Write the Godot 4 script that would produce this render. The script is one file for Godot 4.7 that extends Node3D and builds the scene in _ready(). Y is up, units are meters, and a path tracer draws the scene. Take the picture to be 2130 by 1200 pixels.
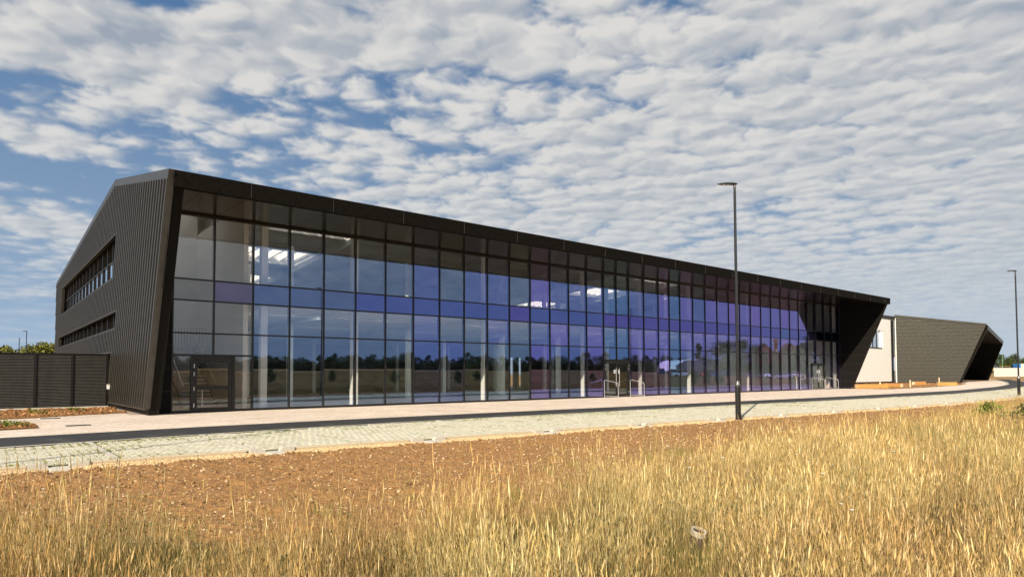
extends Node3D
# A long dark-clad hall with a mirrored glass front, seen across dry grass under an altocumulus sky.
# x runs along the glass front, -z into the building, the camera stands above the origin.

const FRONT := -29.59          # plane of the curtain wall
const XL := 5.11               # outer face of the gable
const XR := 67.65              # inner face of the far fin
const RAKE := 0.42             # how far the leading edges lean out per metre of height
const SEED := 20417
const EXPOSURE := 1.6
const SKY_LEVEL := 0.66          # the sky's colours below are as they show in the picture; this undoes the exposure

var rng := RandomNumberGenerator.new()
var M := {}
var used := {}
var unit_box: BoxMesh
var cam_r := Vector3(0.77135964, -0.00342243, 0.63639029)
var cam_u := Vector3(-0.02006201, 0.99935776, 0.02969131)
var cam_f := Vector3(0.63608319, 0.03566994, -0.77079558)

# ------------------------------------------------------------------ small tools
class Shape:
	var v := PackedVector3Array()
	var n := PackedVector3Array()
	var uv := PackedVector2Array()
	var col := PackedColorArray()
	var tint := Color(1, 1, 1)
	func tri(a: Vector3, b: Vector3, c: Vector3) -> void:   # counter-clockwise from outside
		var nn := (b - a).cross(c - a)
		if nn.length_squared() < 1e-16:
			return
		nn = nn.normalized()
		for p in [a, c, b]:
			v.append(p); n.append(nn); uv.append(Vector2(p.x + p.z, p.y)); col.append(tint)
	func quad(a: Vector3, b: Vector3, c: Vector3, d: Vector3) -> void:
		tri(a, b, c); tri(a, c, d)
	func box(c: Vector3, s: Vector3, bs := Basis()) -> void:
		var h := s * 0.5
		var p := []
		for i in 8:
			p.append(c + bs * Vector3(h.x if i & 1 else -h.x, h.y if i & 2 else -h.y, h.z if i & 4 else -h.z))
		quad(p[4], p[5], p[7], p[6]); quad(p[1], p[0], p[2], p[3])
		quad(p[5], p[1], p[3], p[7]); quad(p[0], p[4], p[6], p[2])
		quad(p[6], p[7], p[3], p[2]); quad(p[0], p[1], p[5], p[4])
	func bevel(c: Vector3, s: Vector3, b: float, bs := Basis()) -> void:
		# a box whose edges are cut
		var h := s * 0.5
		var P := func(x: float, y: float, z: float) -> Vector3: return c + bs * Vector3(x, y, z)
		for s1: float in [-1.0, 1.0]:
			var f := [[Vector3(s1 * h.x, -h.y + b, -h.z + b), Vector3(s1 * h.x, h.y - b, -h.z + b), Vector3(s1 * h.x, h.y - b, h.z - b), Vector3(s1 * h.x, -h.y + b, h.z - b)],
				[Vector3(-h.x + b, s1 * h.y, -h.z + b), Vector3(-h.x + b, s1 * h.y, h.z - b), Vector3(h.x - b, s1 * h.y, h.z - b), Vector3(h.x - b, s1 * h.y, -h.z + b)],
				[Vector3(-h.x + b, -h.y + b, s1 * h.z), Vector3(h.x - b, -h.y + b, s1 * h.z), Vector3(h.x - b, h.y - b, s1 * h.z), Vector3(-h.x + b, h.y - b, s1 * h.z)]]
			for q: Array in f:
				if s1 > 0: quad(c + bs * q[0], c + bs * q[1], c + bs * q[2], c + bs * q[3])
				else: quad(c + bs * q[3], c + bs * q[2], c + bs * q[1], c + bs * q[0])
		for s1: float in [-1.0, 1.0]:
			for s2: float in [-1.0, 1.0]:
				var e := [P.call(s1 * h.x, s2 * (h.y - b), -h.z + b), P.call(s1 * (h.x - b), s2 * h.y, -h.z + b), P.call(s1 * (h.x - b), s2 * h.y, h.z - b), P.call(s1 * h.x, s2 * (h.y - b), h.z - b)]
				var g := [P.call(s1 * h.x, -h.y + b, s2 * (h.z - b)), P.call(s1 * (h.x - b), -h.y + b, s2 * h.z), P.call(s1 * (h.x - b), h.y - b, s2 * h.z), P.call(s1 * h.x, h.y - b, s2 * (h.z - b))]
				var k := [P.call(-h.x + b, s1 * h.y, s2 * (h.z - b)), P.call(-h.x + b, s1 * (h.y - b), s2 * h.z), P.call(h.x - b, s1 * (h.y - b), s2 * h.z), P.call(h.x - b, s1 * h.y, s2 * (h.z - b))]
				if s1 * s2 > 0: quad(e[0], e[1], e[2], e[3]); quad(g[3], g[2], g[1], g[0]); quad(k[0], k[1], k[2], k[3])
				else: quad(e[3], e[2], e[1], e[0]); quad(g[0], g[1], g[2], g[3]); quad(k[3], k[2], k[1], k[0])
				for s3: float in [-1.0, 1.0]:
					var a: Vector3 = P.call(s1 * h.x, s2 * (h.y - b), s3 * (h.z - b))
					var bb: Vector3 = P.call(s1 * (h.x - b), s2 * h.y, s3 * (h.z - b))
					var cc: Vector3 = P.call(s1 * (h.x - b), s2 * (h.y - b), s3 * h.z)
					if s1 * s2 * s3 > 0: tri(a, bb, cc)
					else: tri(a, cc, bb)
	func prism(poly: Array, a: float, b: float, axis: int) -> void:
		# poly: Vector2 list; axis 0: (z,y) swept along x, axis 2: (x,y) swept along z, axis 1: (x,z) swept along y
		var at := func(p: Vector2, t: float) -> Vector3:
			if axis == 0: return Vector3(t, p.y, p.x)
			if axis == 1: return Vector3(p.x, t, p.y)
			return Vector3(p.x, p.y, t)
		var idx := Geometry2D.triangulate_polygon(PackedVector2Array(poly))
		for i in range(0, idx.size(), 3):
			tri(at.call(poly[idx[i]], a), at.call(poly[idx[i + 1]], a), at.call(poly[idx[i + 2]], a))
			tri(at.call(poly[idx[i]], b), at.call(poly[idx[i + 2]], b), at.call(poly[idx[i + 1]], b))
		for i in poly.size():
			var p: Vector2 = poly[i]
			var q: Vector2 = poly[(i + 1) % poly.size()]
			quad(at.call(p, a), at.call(q, a), at.call(q, b), at.call(p, b))
	func lathe(prof: Array, c: Vector3, seg := 12) -> void:
		for i in prof.size() - 1:
			var p: Vector2 = prof[i]
			var q: Vector2 = prof[i + 1]
			for k in seg:
				var a := TAU * k / seg
				var b := TAU * (k + 1) / seg
				quad(c + Vector3(cos(a) * p.x, p.y, -sin(a) * p.x), c + Vector3(cos(b) * p.x, p.y, -sin(b) * p.x), c + Vector3(cos(b) * q.x, q.y, -sin(b) * q.x), c + Vector3(cos(a) * q.x, q.y, -sin(a) * q.x))
	func tube(path: Array, r: float, seg := 8, r_end := -1.0) -> void:
		var last: Array = []
		for i in path.size():
			var p: Vector3 = path[i]
			var d: Vector3 = (path[mini(i + 1, path.size() - 1)] - path[maxi(i - 1, 0)]).normalized()
			var s := d.cross(Vector3.UP if absf(d.y) < 0.9 else Vector3.RIGHT).normalized()
			var t := d.cross(s)
			var rr := r if r_end < 0.0 else lerpf(r, r_end, float(i) / (path.size() - 1))
			var ring := []
			for k in seg:
				var a := TAU * k / seg
				ring.append(p + s * cos(a) * rr + t * sin(a) * rr)
			if i > 0:
				for k in seg:
					quad(last[k], last[(k + 1) % seg], ring[(k + 1) % seg], ring[k])
			if i == 0 or i == path.size() - 1:
				for k in seg:
					tri(p, ring[(k + 1) % seg], ring[k])
			last = ring
	func mesh() -> ArrayMesh:
		var a := []
		a.resize(Mesh.ARRAY_MAX)
		a[Mesh.ARRAY_VERTEX] = v; a[Mesh.ARRAY_NORMAL] = n; a[Mesh.ARRAY_TEX_UV] = uv; a[Mesh.ARRAY_COLOR] = col
		var m := ArrayMesh.new()
		m.add_surface_from_arrays(Mesh.PRIMITIVE_TRIANGLES, a)
		return m

func numbered(base: String) -> String:
	var k: int = used.get(base, -1) + 1
	used[base] = k
	return base if k == 0 else "%s_%03d" % [base, k]

func tag(o: Node, label: String, category: String, group := "", kind := "") -> void:
	if label: o.set_meta("label", label)
	if category: o.set_meta("category", category)
	if group: o.set_meta("group", group)
	if kind: o.set_meta("kind", kind)

func thing(called: String, label: String, category: String, at := Vector3.ZERO, turn := 0.0, group := "") -> Node3D:
	var o := Node3D.new()
	o.name = numbered(called)
	add_child(o)
	o.position = at
	o.rotation.y = turn
	tag(o, label, category, group)
	return o

func put(parent: Node, called: String, mesh: Mesh, m: Material, at := Vector3.ZERO, bs := Basis()) -> MeshInstance3D:
	var o := MeshInstance3D.new()
	o.name = called if parent != self else numbered(called)
	o.mesh = mesh
	o.material_override = m
	o.transform = Transform3D(bs, at)
	parent.add_child(o, true)
	return o

func bx(parent: Node, called: String, m: Material, c: Vector3, s: Vector3) -> MeshInstance3D:
	return put(parent, called, unit_box, m, c, Basis.from_scale(s))

func empty(parent: Node, called: String) -> Node3D:
	var o := Node3D.new()
	o.name = called
	parent.add_child(o, true)
	return o

func structure(called: String, mesh: Mesh, m: Material, at := Vector3.ZERO) -> MeshInstance3D:
	var o := put(self, called, mesh, m, at)
	o.set_meta("kind", "structure")
	return o

func scatter(parent: Node, called: String, mesh: Mesh, m: Material, places: Array, tints: Array = []) -> MultiMeshInstance3D:
	var mm := MultiMesh.new()
	mm.transform_format = MultiMesh.TRANSFORM_3D
	mm.use_colors = tints.size() > 0
	mm.mesh = mesh
	mm.instance_count = places.size()
	for i in places.size():
		mm.set_instance_transform(i, places[i])
		if tints.size(): mm.set_instance_color(i, tints[i])
	var o := MultiMeshInstance3D.new()
	o.name = called if parent != self else numbered(called)
	o.multimesh = mm
	o.material_override = m
	parent.add_child(o, true)
	o.set_meta("kind", "stuff")
	return o

func along(x: float, pts: Array) -> float:
	if x <= pts[0].x: return pts[0].y
	for i in range(1, pts.size()):
		if x <= pts[i].x:
			var t: float = (x - pts[i - 1].x) / (pts[i].x - pts[i - 1].x)
			return lerpf(pts[i - 1].y, pts[i].y, t)
	return pts[-1].y

func on_picture(p: Vector3) -> Vector3:   # rough picture place and depth, used only to choose how finely to build
	var d := p - Vector3(0, 1.55, 0)
	var z := d.dot(cam_f)
	return Vector3(1065.0 + 1351.86 * d.dot(cam_r) / z, 730.7 - 1351.86 * d.dot(cam_u) / z, z)

# ------------------------------------------------------------------ materials
func lin(r: float, g: float, b: float, a := 1.0) -> Color:
	var c := Color(r, g, b).linear_to_srgb()
	c.a = a
	return c

func noise_tex(freq: float, oct: int, stops: Array, seed_: int, size := 512, type := FastNoiseLite.TYPE_SIMPLEX_SMOOTH) -> NoiseTexture2D:
	var f := FastNoiseLite.new()
	f.noise_type = type
	f.seed = seed_
	f.frequency = freq
	f.fractal_octaves = oct
	var t := NoiseTexture2D.new()
	t.width = size; t.height = size
	t.seamless = true
	t.noise = f
	if stops.size():
		var g := Gradient.new()
		var offs := PackedFloat32Array()
		var cols := PackedColorArray()
		for s: Array in stops:
			offs.append(s[0]); cols.append(s[1])
		g.offsets = offs; g.colors = cols
		t.color_ramp = g
	return t

func plain(called: String, c: Color, rough: float, metal := 0.0, spec := 0.5) -> StandardMaterial3D:
	var m := StandardMaterial3D.new()
	m.resource_name = called
	m.albedo_color = c
	m.roughness = rough
	m.metallic = metal
	m.metallic_specular = spec
	M[called] = m
	return m

func grained(called: String, tex: Texture2D, metres: float, rough: float, bump: Texture2D = null, relief := 0.0, metal := 0.0, spec := 0.5) -> StandardMaterial3D:
	var m := plain(called, Color.WHITE, rough, metal, spec)
	m.albedo_texture = tex
	m.uv1_triplanar = true
	m.uv1_world_triplanar = true
	m.uv1_scale = Vector3.ONE / metres
	if bump:
		m.heightmap_enabled = true
		m.heightmap_texture = bump
		m.heightmap_scale = relief
	return m

func overlay(m: StandardMaterial3D, tex: Texture2D, metres: float) -> void:
	# a coarser layer of stains and wear laid over the fine grain
	m.detail_enabled = true
	m.detail_albedo = tex
	m.detail_blend_mode = BaseMaterial3D.BLEND_MODE_MIX
	m.detail_uv_layer = BaseMaterial3D.DETAIL_UV_2
	m.uv2_triplanar = true
	m.uv2_world_triplanar = true
	m.uv2_scale = Vector3.ONE / metres

func coated(called: String, c: Color) -> StandardMaterial3D:
	# solar-control glass: a thin tinted metal coat that mirrors part of the light and lets the rest pass
	var m := plain(called, c, 0.0, 1.0)
	m.albedo_texture = M.white_texel
	m.transparency = BaseMaterial3D.TRANSPARENCY_ALPHA
	return m

func make_materials() -> void:
	var im := Image.create(4, 4, false, Image.FORMAT_RGBA8)
	im.fill(Color.WHITE)
	M.white_texel = ImageTexture.create_from_image(im)
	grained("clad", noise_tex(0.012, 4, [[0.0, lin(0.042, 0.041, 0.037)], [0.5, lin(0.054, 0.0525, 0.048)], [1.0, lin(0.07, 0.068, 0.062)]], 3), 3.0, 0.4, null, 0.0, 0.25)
	plain("clad_back_shade", lin(0.009, 0.0085, 0.007), 0.8)  # near-black: the shade of the rib grooves is put into this colour
	grained("fascia", noise_tex(0.02, 4, [[0.0, lin(0.005, 0.0045, 0.0038)], [1.0, lin(0.011, 0.0095, 0.0075)]], 4), 2.0, 0.6, null, 0.0, 0.0, 0.14)
	plain("fascia_joint", lin(0.032, 0.03, 0.027), 0.5)
	plain("soffit", lin(0.008, 0.0065, 0.0045), 0.18, 0.0, 0.34)
	plain("fin_panel", lin(0.008, 0.0075, 0.0065), 0.55, 0.0, 0.22)
	plain("frame", lin(0.008, 0.007, 0.006), 0.35)
	plain("steel", lin(0.62, 0.62, 0.62), 0.3, 0.9)
	plain("hoop_steel", lin(0.55, 0.55, 0.55), 0.4, 0.6)
	plain("column_white", lin(0.88, 0.9, 0.88), 0.5)
	plain("paint_white", lin(0.8, 0.81, 0.79), 0.6)
	grained("block_white", noise_tex(0.03, 3, [[0.0, lin(0.74, 0.74, 0.72)], [1.0, lin(0.82, 0.82, 0.8)]], 5), 1.6, 0.75)
	plain("rear_grey", lin(0.24, 0.25, 0.25), 0.7)
	plain("deck_white", lin(0.74, 0.76, 0.75), 0.6)
	grained("screed", noise_tex(0.02, 4, [[0.0, lin(0.12, 0.12, 0.118)], [1.0, lin(0.18, 0.18, 0.174)]], 6), 4.0, 0.35)
	var tube := plain("lit_tube", lin(0.8, 0.8, 0.8), 0.5)
	tube.emission_enabled = true
	tube.emission = Color(0.97, 1.0, 0.96)
	tube.emission_energy_multiplier = 0.8
	plain("tread", lin(0.5, 0.5, 0.48), 0.6)
	plain("stair_steel", lin(0.1, 0.1, 0.1), 0.5)
	var clear := plain("clear_glass", lin(1, 1, 1, 0.0), 0.0)
	clear.transparency = BaseMaterial3D.TRANSPARENCY_ALPHA
	var tints := {"neutral": [0.7, 0.7, 0.7, 0.2], "mauve": [0.46, 0.42, 0.56, 0.3], "blue": [0.40, 0.56, 0.88, 0.34], "azure": [0.28, 0.5, 1.0, 0.38], "indigo": [0.32, 0.44, 1.0, 0.38], "violet": [0.38, 0.35, 1.0, 0.46], "purple": [0.44, 0.34, 1.0, 0.47]}  # violet and purple paint in the hue shift of oblique viewing
	for k: String in tints:
		var t: Array = tints[k]
		coated("glass_" + k, lin(t[0], t[1], t[2], t[3]))
		plain("spandrel_" + k, lin(t[0] * 0.34, t[1] * 0.33, t[2] * 0.38) if k != "neutral" else lin(0.22, 0.205, 0.19), 0.04, 1.0)
	grained("shingle", noise_tex(0.05, 4, [[0.0, lin(0.036, 0.034, 0.027)], [1.0, lin(0.068, 0.065, 0.054)]], 7), 2.2, 0.42, noise_tex(0.012, 2, [], 71), 1.2, 0.35)
	grained("white_panel", noise_tex(0.02, 3, [[0.0, lin(0.7, 0.71, 0.7)], [1.0, lin(0.78, 0.79, 0.775)]], 8), 3.0, 0.45)
	# ground
	grained("asphalt", noise_tex(0.16, 4, [[0.0, lin(0.011, 0.0112, 0.0122)], [0.5, lin(0.024, 0.0245, 0.026)], [1.0, lin(0.058, 0.058, 0.06)]], 11), 1.9, 0.75, noise_tex(0.2, 2, [], 12), 0.3)
	var stain := noise_tex(0.008, 3, [[0.0, Color(0.44, 0.38, 0.33, 0.22)], [0.55, Color(0.8, 0.7, 0.6, 0.0)], [1.0, Color(0.92, 0.86, 0.8, 0.25)]], 15)
	for k in 3:
		var d: float = [0.0, 0.045, -0.05][k]
		grained("sett_%d" % k, noise_tex(0.05, 4, [[0.0, lin(0.47 + d, 0.39 + d, 0.33 + d)], [0.5, lin(0.59 + d, 0.51 + d, 0.445 + d)], [1.0, lin(0.69 + d, 0.61 + d, 0.545 + d)]], 113 + k, 256), 2.4, 0.85, noise_tex(0.14, 2, [], 14, 256), 0.2)
		overlay(M["sett_%d" % k], stain, 17.0)
	overlay(M.asphalt, noise_tex(0.01, 4, [[0.0, Color(0.1, 0.1, 0.1, 0.5)], [0.5, Color(0.2, 0.2, 0.2, 0.0)], [0.8, Color(0.42, 0.41, 0.4, 0.2)], [1.0, Color(0.5, 0.48, 0.45, 0.45)]], 17), 7.0)
	plain("sett_joint", lin(0.36, 0.28, 0.22), 0.95)
	for k in 3:
		var d: float = [0.0, 0.035, -0.03][k]
		grained("paver_%d" % k, noise_tex(0.06, 4, [[0.0, lin(0.40 + d, 0.385 + d, 0.30 + d)], [1.0, lin(0.55 + d, 0.535 + d, 0.445 + d)]], 16 + k, 256), 0.9, 0.9, noise_tex(0.1, 3, [], 19, 256), 0.15)
	grained("joint_soil", noise_tex(0.1, 4, [[0.0, lin(0.16, 0.145, 0.095)], [0.5, lin(0.25, 0.235, 0.16)], [1.0, lin(0.27, 0.28, 0.16)]], 20), 1.1, 0.95)
	grained("concrete", noise_tex(0.05, 4, [[0.0, lin(0.42, 0.39, 0.34)], [1.0, lin(0.56, 0.53, 0.47)]], 21), 0.8, 0.9, noise_tex(0.1, 3, [], 22), 0.15)
	grained("kerb_tan", noise_tex(0.05, 4, [[0.0, lin(0.42, 0.34, 0.23)], [1.0, lin(0.56, 0.47, 0.34)]], 23), 0.8, 0.9, noise_tex(0.1, 3, [], 24), 0.15)
	grained("soil", noise_tex(0.03, 5, [[0.0, lin(0.14, 0.069, 0.022)], [0.45, lin(0.26, 0.133, 0.044)], [0.75, lin(0.35, 0.188, 0.066)], [1.0, lin(0.44, 0.265, 0.108)]], 25), 1.7, 0.97, noise_tex(0.08, 4, [], 26), 2.2)
	grained("field", noise_tex(0.02, 5, [[0.0, lin(0.15, 0.085, 0.025)], [0.45, lin(0.28, 0.165, 0.05)], [0.8, lin(0.42, 0.26, 0.085)], [1.0, lin(0.2, 0.15, 0.045)]], 27), 6.0, 1.0, noise_tex(0.1, 4, [], 28), 2.0)
	overlay(M.field, noise_tex(0.012, 4, [[0.0, Color(0.2, 0.15, 0.07, 0.7)], [0.5, Color(0.5, 0.38, 0.2, 0.0)], [1.0, Color(0.62, 0.5, 0.3, 0.6)]], 127), 31.0)
	for k: String in ["clod", "stone", "leaf", "straw", "bark"]:
		var m := plain(k, Color.WHITE, 0.95)
		m.vertex_color_use_as_albedo = true
	M.straw.backlight_enabled = true
	M.straw.backlight = Color(0.35, 0.35, 0.35)
	M.straw.roughness = 0.85
	M.straw.metallic_specular = 0.25
	M.leaf.backlight_enabled = true
	M.leaf.backlight = Color(0.45, 0.45, 0.45)
	M.leaf.roughness = 0.6
	grained("timber", noise_tex(0.02, 4, [[0.0, lin(0.3, 0.13, 0.03)], [0.5, lin(0.48, 0.24, 0.065)], [1.0, lin(0.6, 0.33, 0.11)]], 29), 0.9, 0.8)
	plain("stake", lin(0.66, 0.52, 0.34), 0.8)
	plain("lamp_black", lin(0.012, 0.012, 0.012), 0.3, 0.0, 0.6)
	plain("lamp_collar", lin(0.16, 0.16, 0.16), 0.35, 0.6)
	plain("lamp_lens", lin(0.5, 0.5, 0.48), 0.25)
	plain("iron", lin(0.02, 0.02, 0.02), 0.6)
	plain("pipe_clay", lin(0.09, 0.065, 0.06), 0.7)
	plain("pipe_rim", lin(0.4, 0.36, 0.28), 0.8)
	plain("hoarding_white", lin(0.5, 0.48, 0.46), 0.7)
	plain("brick_red", lin(0.26, 0.1, 0.065), 0.9)
	plain("roof_tile", lin(0.12, 0.07, 0.05), 0.9)
	plain("canvas", lin(0.75, 0.75, 0.74), 0.8)
	plain("sign_blue", lin(0.03, 0.16, 0.42), 0.5)
	plain("yellow_paint", lin(0.6, 0.42, 0.02), 0.5)
	plain("tyre", lin(0.015, 0.015, 0.015), 0.9)
	plain("window_glass", lin(0.88, 0.9, 0.95), 0.03, 1.0)
	plain("car_glass", lin(0.02, 0.022, 0.025), 0.05)

# ------------------------------------------------------------------ light and air
func cloud_noises() -> Array:
	var out := []
	for q: Array in [[0, 3.2, 3, 0.5], [1, 0.5, 4, 0.5], [3, 16.0, 4, 0.55], [4, 1.5, 3, 0.5]]:
		var f := FastNoiseLite.new()
		f.seed = SEED + q[0]
		f.frequency = q[1]
		f.fractal_octaves = q[2]
		f.fractal_gain = q[3]
		f.noise_type = FastNoiseLite.TYPE_SIMPLEX_SMOOTH
		out.append(f)
	for q: Array in [[2, 6.2], [5, 13.0]]:
		var f := FastNoiseLite.new()
		f.seed = SEED + q[0]
		f.frequency = q[1]
		f.fractal_type = FastNoiseLite.FRACTAL_NONE
		f.noise_type = FastNoiseLite.TYPE_CELLULAR
		f.cellular_return_type = FastNoiseLite.RETURN_DISTANCE
		f.cellular_distance_function = FastNoiseLite.DISTANCE_EUCLIDEAN
		f.cellular_jitter = 0.95
		out.append(f)
	return out

const BANKS := [[0.30, -1.92, 0.34, 0.15, 0.75], [0.62, -1.72, 0.22, 0.2, 0.65], [0.85, -1.42, 0.3, 0.2, 0.5], [0.22, -2.2, 0.3, 0.16, 0.45], [0.22, -4.1, 0.3, 0.3, 0.42], [0.2, -2.95, 0.3, 0.16, 0.3],
	[0.62, -2.55, 0.25, 0.22, -0.3], [0.10, -3.35, 0.4, 0.25, -0.45], [0.62, -3.3, 0.4, 0.45, -0.35], [0.28, -1.72, 0.14, 0.07, -0.75], [0.82, -2.05, 0.2, 0.16, -0.35], [0.02, -2.55, 0.12, 0.2, -0.4], [1.95, -1.05, 1.0, 0.8, 0.25], [2.4, -2.6, 0.7, 0.8, 0.15]]

func sky_colour(d: Vector3, f: Array) -> Color:
	var y := maxf(d.y, 0.0)
	var clear := Color(0.42, 0.55, 0.69).lerp(Color(0.07, 0.165, 0.34), clampf(pow(y / 0.5, 0.6), 0.0, 1.15))
	var k := 1.0 / (y + 0.045)
	var p := Vector2(d.x, d.z) * k
	var q := p + Vector2(f[0].get_noise_2d(p.x, p.y), f[0].get_noise_2d(p.x + 41.0, p.y - 17.0)) * 0.05
	var fine: float = f[2].get_noise_2d(q.x, q.y)
	q += Vector2(fine, f[2].get_noise_2d(q.x + 9.0, q.y)) * 0.022
	var far := p.length()
	var a := atan2(d.x, -d.z)
	# the sheet of cloudlets is closed towards +x and breaks up into open blue towards -x
	var cover: float = 0.03 + 0.44 * sin(a - 0.46) + 0.36 * f[1].get_noise_2d(p.x, p.y) + 0.25 * f[3].get_noise_2d(p.x, p.y)
	for b: Array in BANKS:
		var e := Vector2((p.x - b[0]) / b[2], (p.y - b[1]) / b[3])
		cover += b[4] * exp(-e.length_squared())
	var s := Vector2(q.x * 0.9 + q.y * 0.3, (q.y * 0.9 - q.x * 0.3) * 1.08)
	var puff: float = -f[4].get_noise_2d(s.x, s.y)
	var small: float = -f[5].get_noise_2d(s.x, s.y)
	var soft := clampf(1.0 - (far - 3.0) / 6.0, 0.06, 1.0)
	var lumps := 0.74 * (puff - 0.46) + 0.14 * (small - 0.5) + 0.17 * fine
	var v: float = cover + lumps * soft
	var dens := smoothstep(-0.22, 0.36, v)
	var thick := smoothstep(0.05, 1.1, v)
	var t := s + Vector2(-0.04, 0.028)
	var lit: float = (puff + f[4].get_noise_2d(t.x, t.y)) + 0.5 * (small + f[5].get_noise_2d(s.x - 0.025, s.y + 0.018))
	var shade := clampf(0.21 + 0.6 * thick - 1.0 * lit * soft - 0.2 * fine - 0.55 * (puff - 0.45), 0.0, 1.0)
	var cl := Color(0.72, 0.70, 0.665).lerp(Color(0.325, 0.37, 0.435), shade)
	var veil := exp(-y * 7.5)
	cl = cl.lerp(Color(0.49, 0.57, 0.65), veil * 0.9)
	return clear.lerp(cl, dens * (0.95 - 0.35 * veil)) * SKY_LEVEL

func make_sky() -> ImageTexture:
	var f := cloud_noises()
	var W := 1024
	var low := Image.create(W, W / 2, false, Image.FORMAT_RGB8)
	low.fill((Color(0.40, 0.47, 0.52) * SKY_LEVEL).linear_to_srgb())
	for j in W / 4 + 2:
		var el := PI / 2 - PI * (j + 0.5) / (W / 2)
		for i in W:
			var az := TAU * (i + 0.5) / W
			low.set_pixel(i, j, sky_colour(Vector3(sin(az) * cos(el), sin(el), -cos(az) * cos(el)), f).linear_to_srgb())
	low.resize(4096, 2048, Image.INTERPOLATE_CUBIC)
	# the same sky again, at full fineness where the camera looks
	var i1 := 930
	var j0 := 620
	var j1 := 1024
	var hi := Image.create(i1, j1 - j0, false, Image.FORMAT_RGB8)
	for j in range(j0, j1):
		var el := PI / 2 - PI * (j + 0.5) / 2048
		for i in i1:
			var az := TAU * (i + 0.5) / 4096
			hi.set_pixel(i, j - j0, sky_colour(Vector3(sin(az) * cos(el), sin(el), -cos(az) * cos(el)), f).linear_to_srgb())
	low.blit_rect(hi, Rect2i(0, 0, i1, j1 - j0), Vector2i(0, j0))
	return ImageTexture.create_from_image(low)

func set_camera_and_light() -> void:
	var cam := Camera3D.new()
	cam.name = "camera"
	add_child(cam)
	cam.transform = Transform3D(Basis(cam_r, cam_u, -cam_f), Vector3(0, 1.55, 0))
	cam.set_frustum(0.1 * 2.0 * 600.0 / 1351.86, Vector2(0.0, 0.1 * 130.72 / 1351.86), 0.1, 6000.0)
	cam.current = true
	var env := Environment.new()
	env.background_mode = Environment.BG_SKY
	var pano := PanoramaSkyMaterial.new()
	pano.panorama = make_sky()
	env.sky = Sky.new()
	env.sky.sky_material = pano
	env.tonemap_mode = Environment.TONE_MAPPER_LINEAR
	env.tonemap_exposure = EXPOSURE
	env.sdfgi_enabled = true
	env.ssao_enabled = true
	env.ssil_enabled = true
	var we := WorldEnvironment.new()
	we.name = "world_environment"
	we.environment = env
	add_child(we)
	var sun := DirectionalLight3D.new()
	sun.name = "sun"
	add_child(sun)
	sun.look_at_from_position(Vector3.ZERO, Vector3(1.95, -1.35, -1.0), Vector3.UP)
	sun.light_energy = 1.6
	sun.light_color = Color(1.0, 0.94, 0.84)
	sun.light_angular_distance = 0.5
	sun.shadow_enabled = true

# ------------------------------------------------------------------ ground
var KERB := [Vector2(-40, -15.2), Vector2(0, -14.0), Vector2(5, -13.85), Vector2(8, -13.55), Vector2(21, -12.7), Vector2(28, -12.05), Vector2(40, -11.35), Vector2(50, -11.4), Vector2(70, -12.5), Vector2(90, -15.5), Vector2(110, -19.5), Vector2(140, -28)]
var ROAD_NEAR := [Vector2(-40, -17.6), Vector2(0, -18.0), Vector2(5, -18.55), Vector2(10, -18.85), Vector2(26, -18.2), Vector2(40, -17.15), Vector2(57, -16.4), Vector2(78, -17.9), Vector2(107, -22.2), Vector2(131, -28.0), Vector2(190, -44)]
var ROAD_FAR := [Vector2(-40, -20.2), Vector2(0, -20.7), Vector2(5, -21.3), Vector2(11, -21.25), Vector2(29, -20.35), Vector2(45, -19.6), Vector2(67, -19.3), Vector2(89, -21.6), Vector2(107, -24.8), Vector2(131, -30.6), Vector2(190, -47)]
var GRASS := [Vector2(-40, -7.0), Vector2(-4, -7.3), Vector2(0.1, -6.4), Vector2(1.0, -5.7), Vector2(1.6, -5.0), Vector2(3.15, -4.7), Vector2(5.16, -4.7), Vector2(6.45, -5.0), Vector2(9.9, -6.1), Vector2(15.3, -7.0), Vector2(26, -7.2), Vector2(40, -8.2), Vector2(60, -9.6), Vector2(90, -13.4), Vector2(140, -26.0)]
var PAVE_BACK := [Vector2(-40, -37.6), Vector2(5.05, -37.6), Vector2(5.1, -30.2), Vector2(68.1, -30.2), Vector2(68.2, -25.2), Vector2(79, -25.6), Vector2(97, -27.6), Vector2(111, -30.7), Vector2(117, -33.4), Vector2(118, -41.0), Vector2(160, -41.0), Vector2(161, -41.5), Vector2(190, -48)]
var bumps := FastNoiseLite.new()

func bend(x: float, pts: Array) -> float:
	return (along(x - 3, pts) + 2.0 * along(x, pts) + along(x + 3, pts)) / 4.0

func field_height(x: float, z: float) -> float:
	var rise := 3.9 * (1.0 - exp(-maxf(0.0, z - 5.0) / 75.0))
	var low := -0.16 * smoothstep(-2.0, -9.0, z)
	return rise + low + 0.05 * bumps.get_noise_2d(x * 2.0, z * 2.0) * smoothstep(-9.0, 0.0, z)

func soil_height(x: float, z: float) -> float:
	var k := bend(x, KERB) + 0.62
	var d := z - k
	var bank := -0.12 + 0.15 * smoothstep(0.0, 0.7, d) - 0.03 * smoothstep(1.0, 3.5, d)
	return bank + 0.05 * bumps.get_noise_2d(x * 9.0, z * 9.0) + 0.03 * bumps.get_noise_2d(x * 31.0, z * 31.0)

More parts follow.
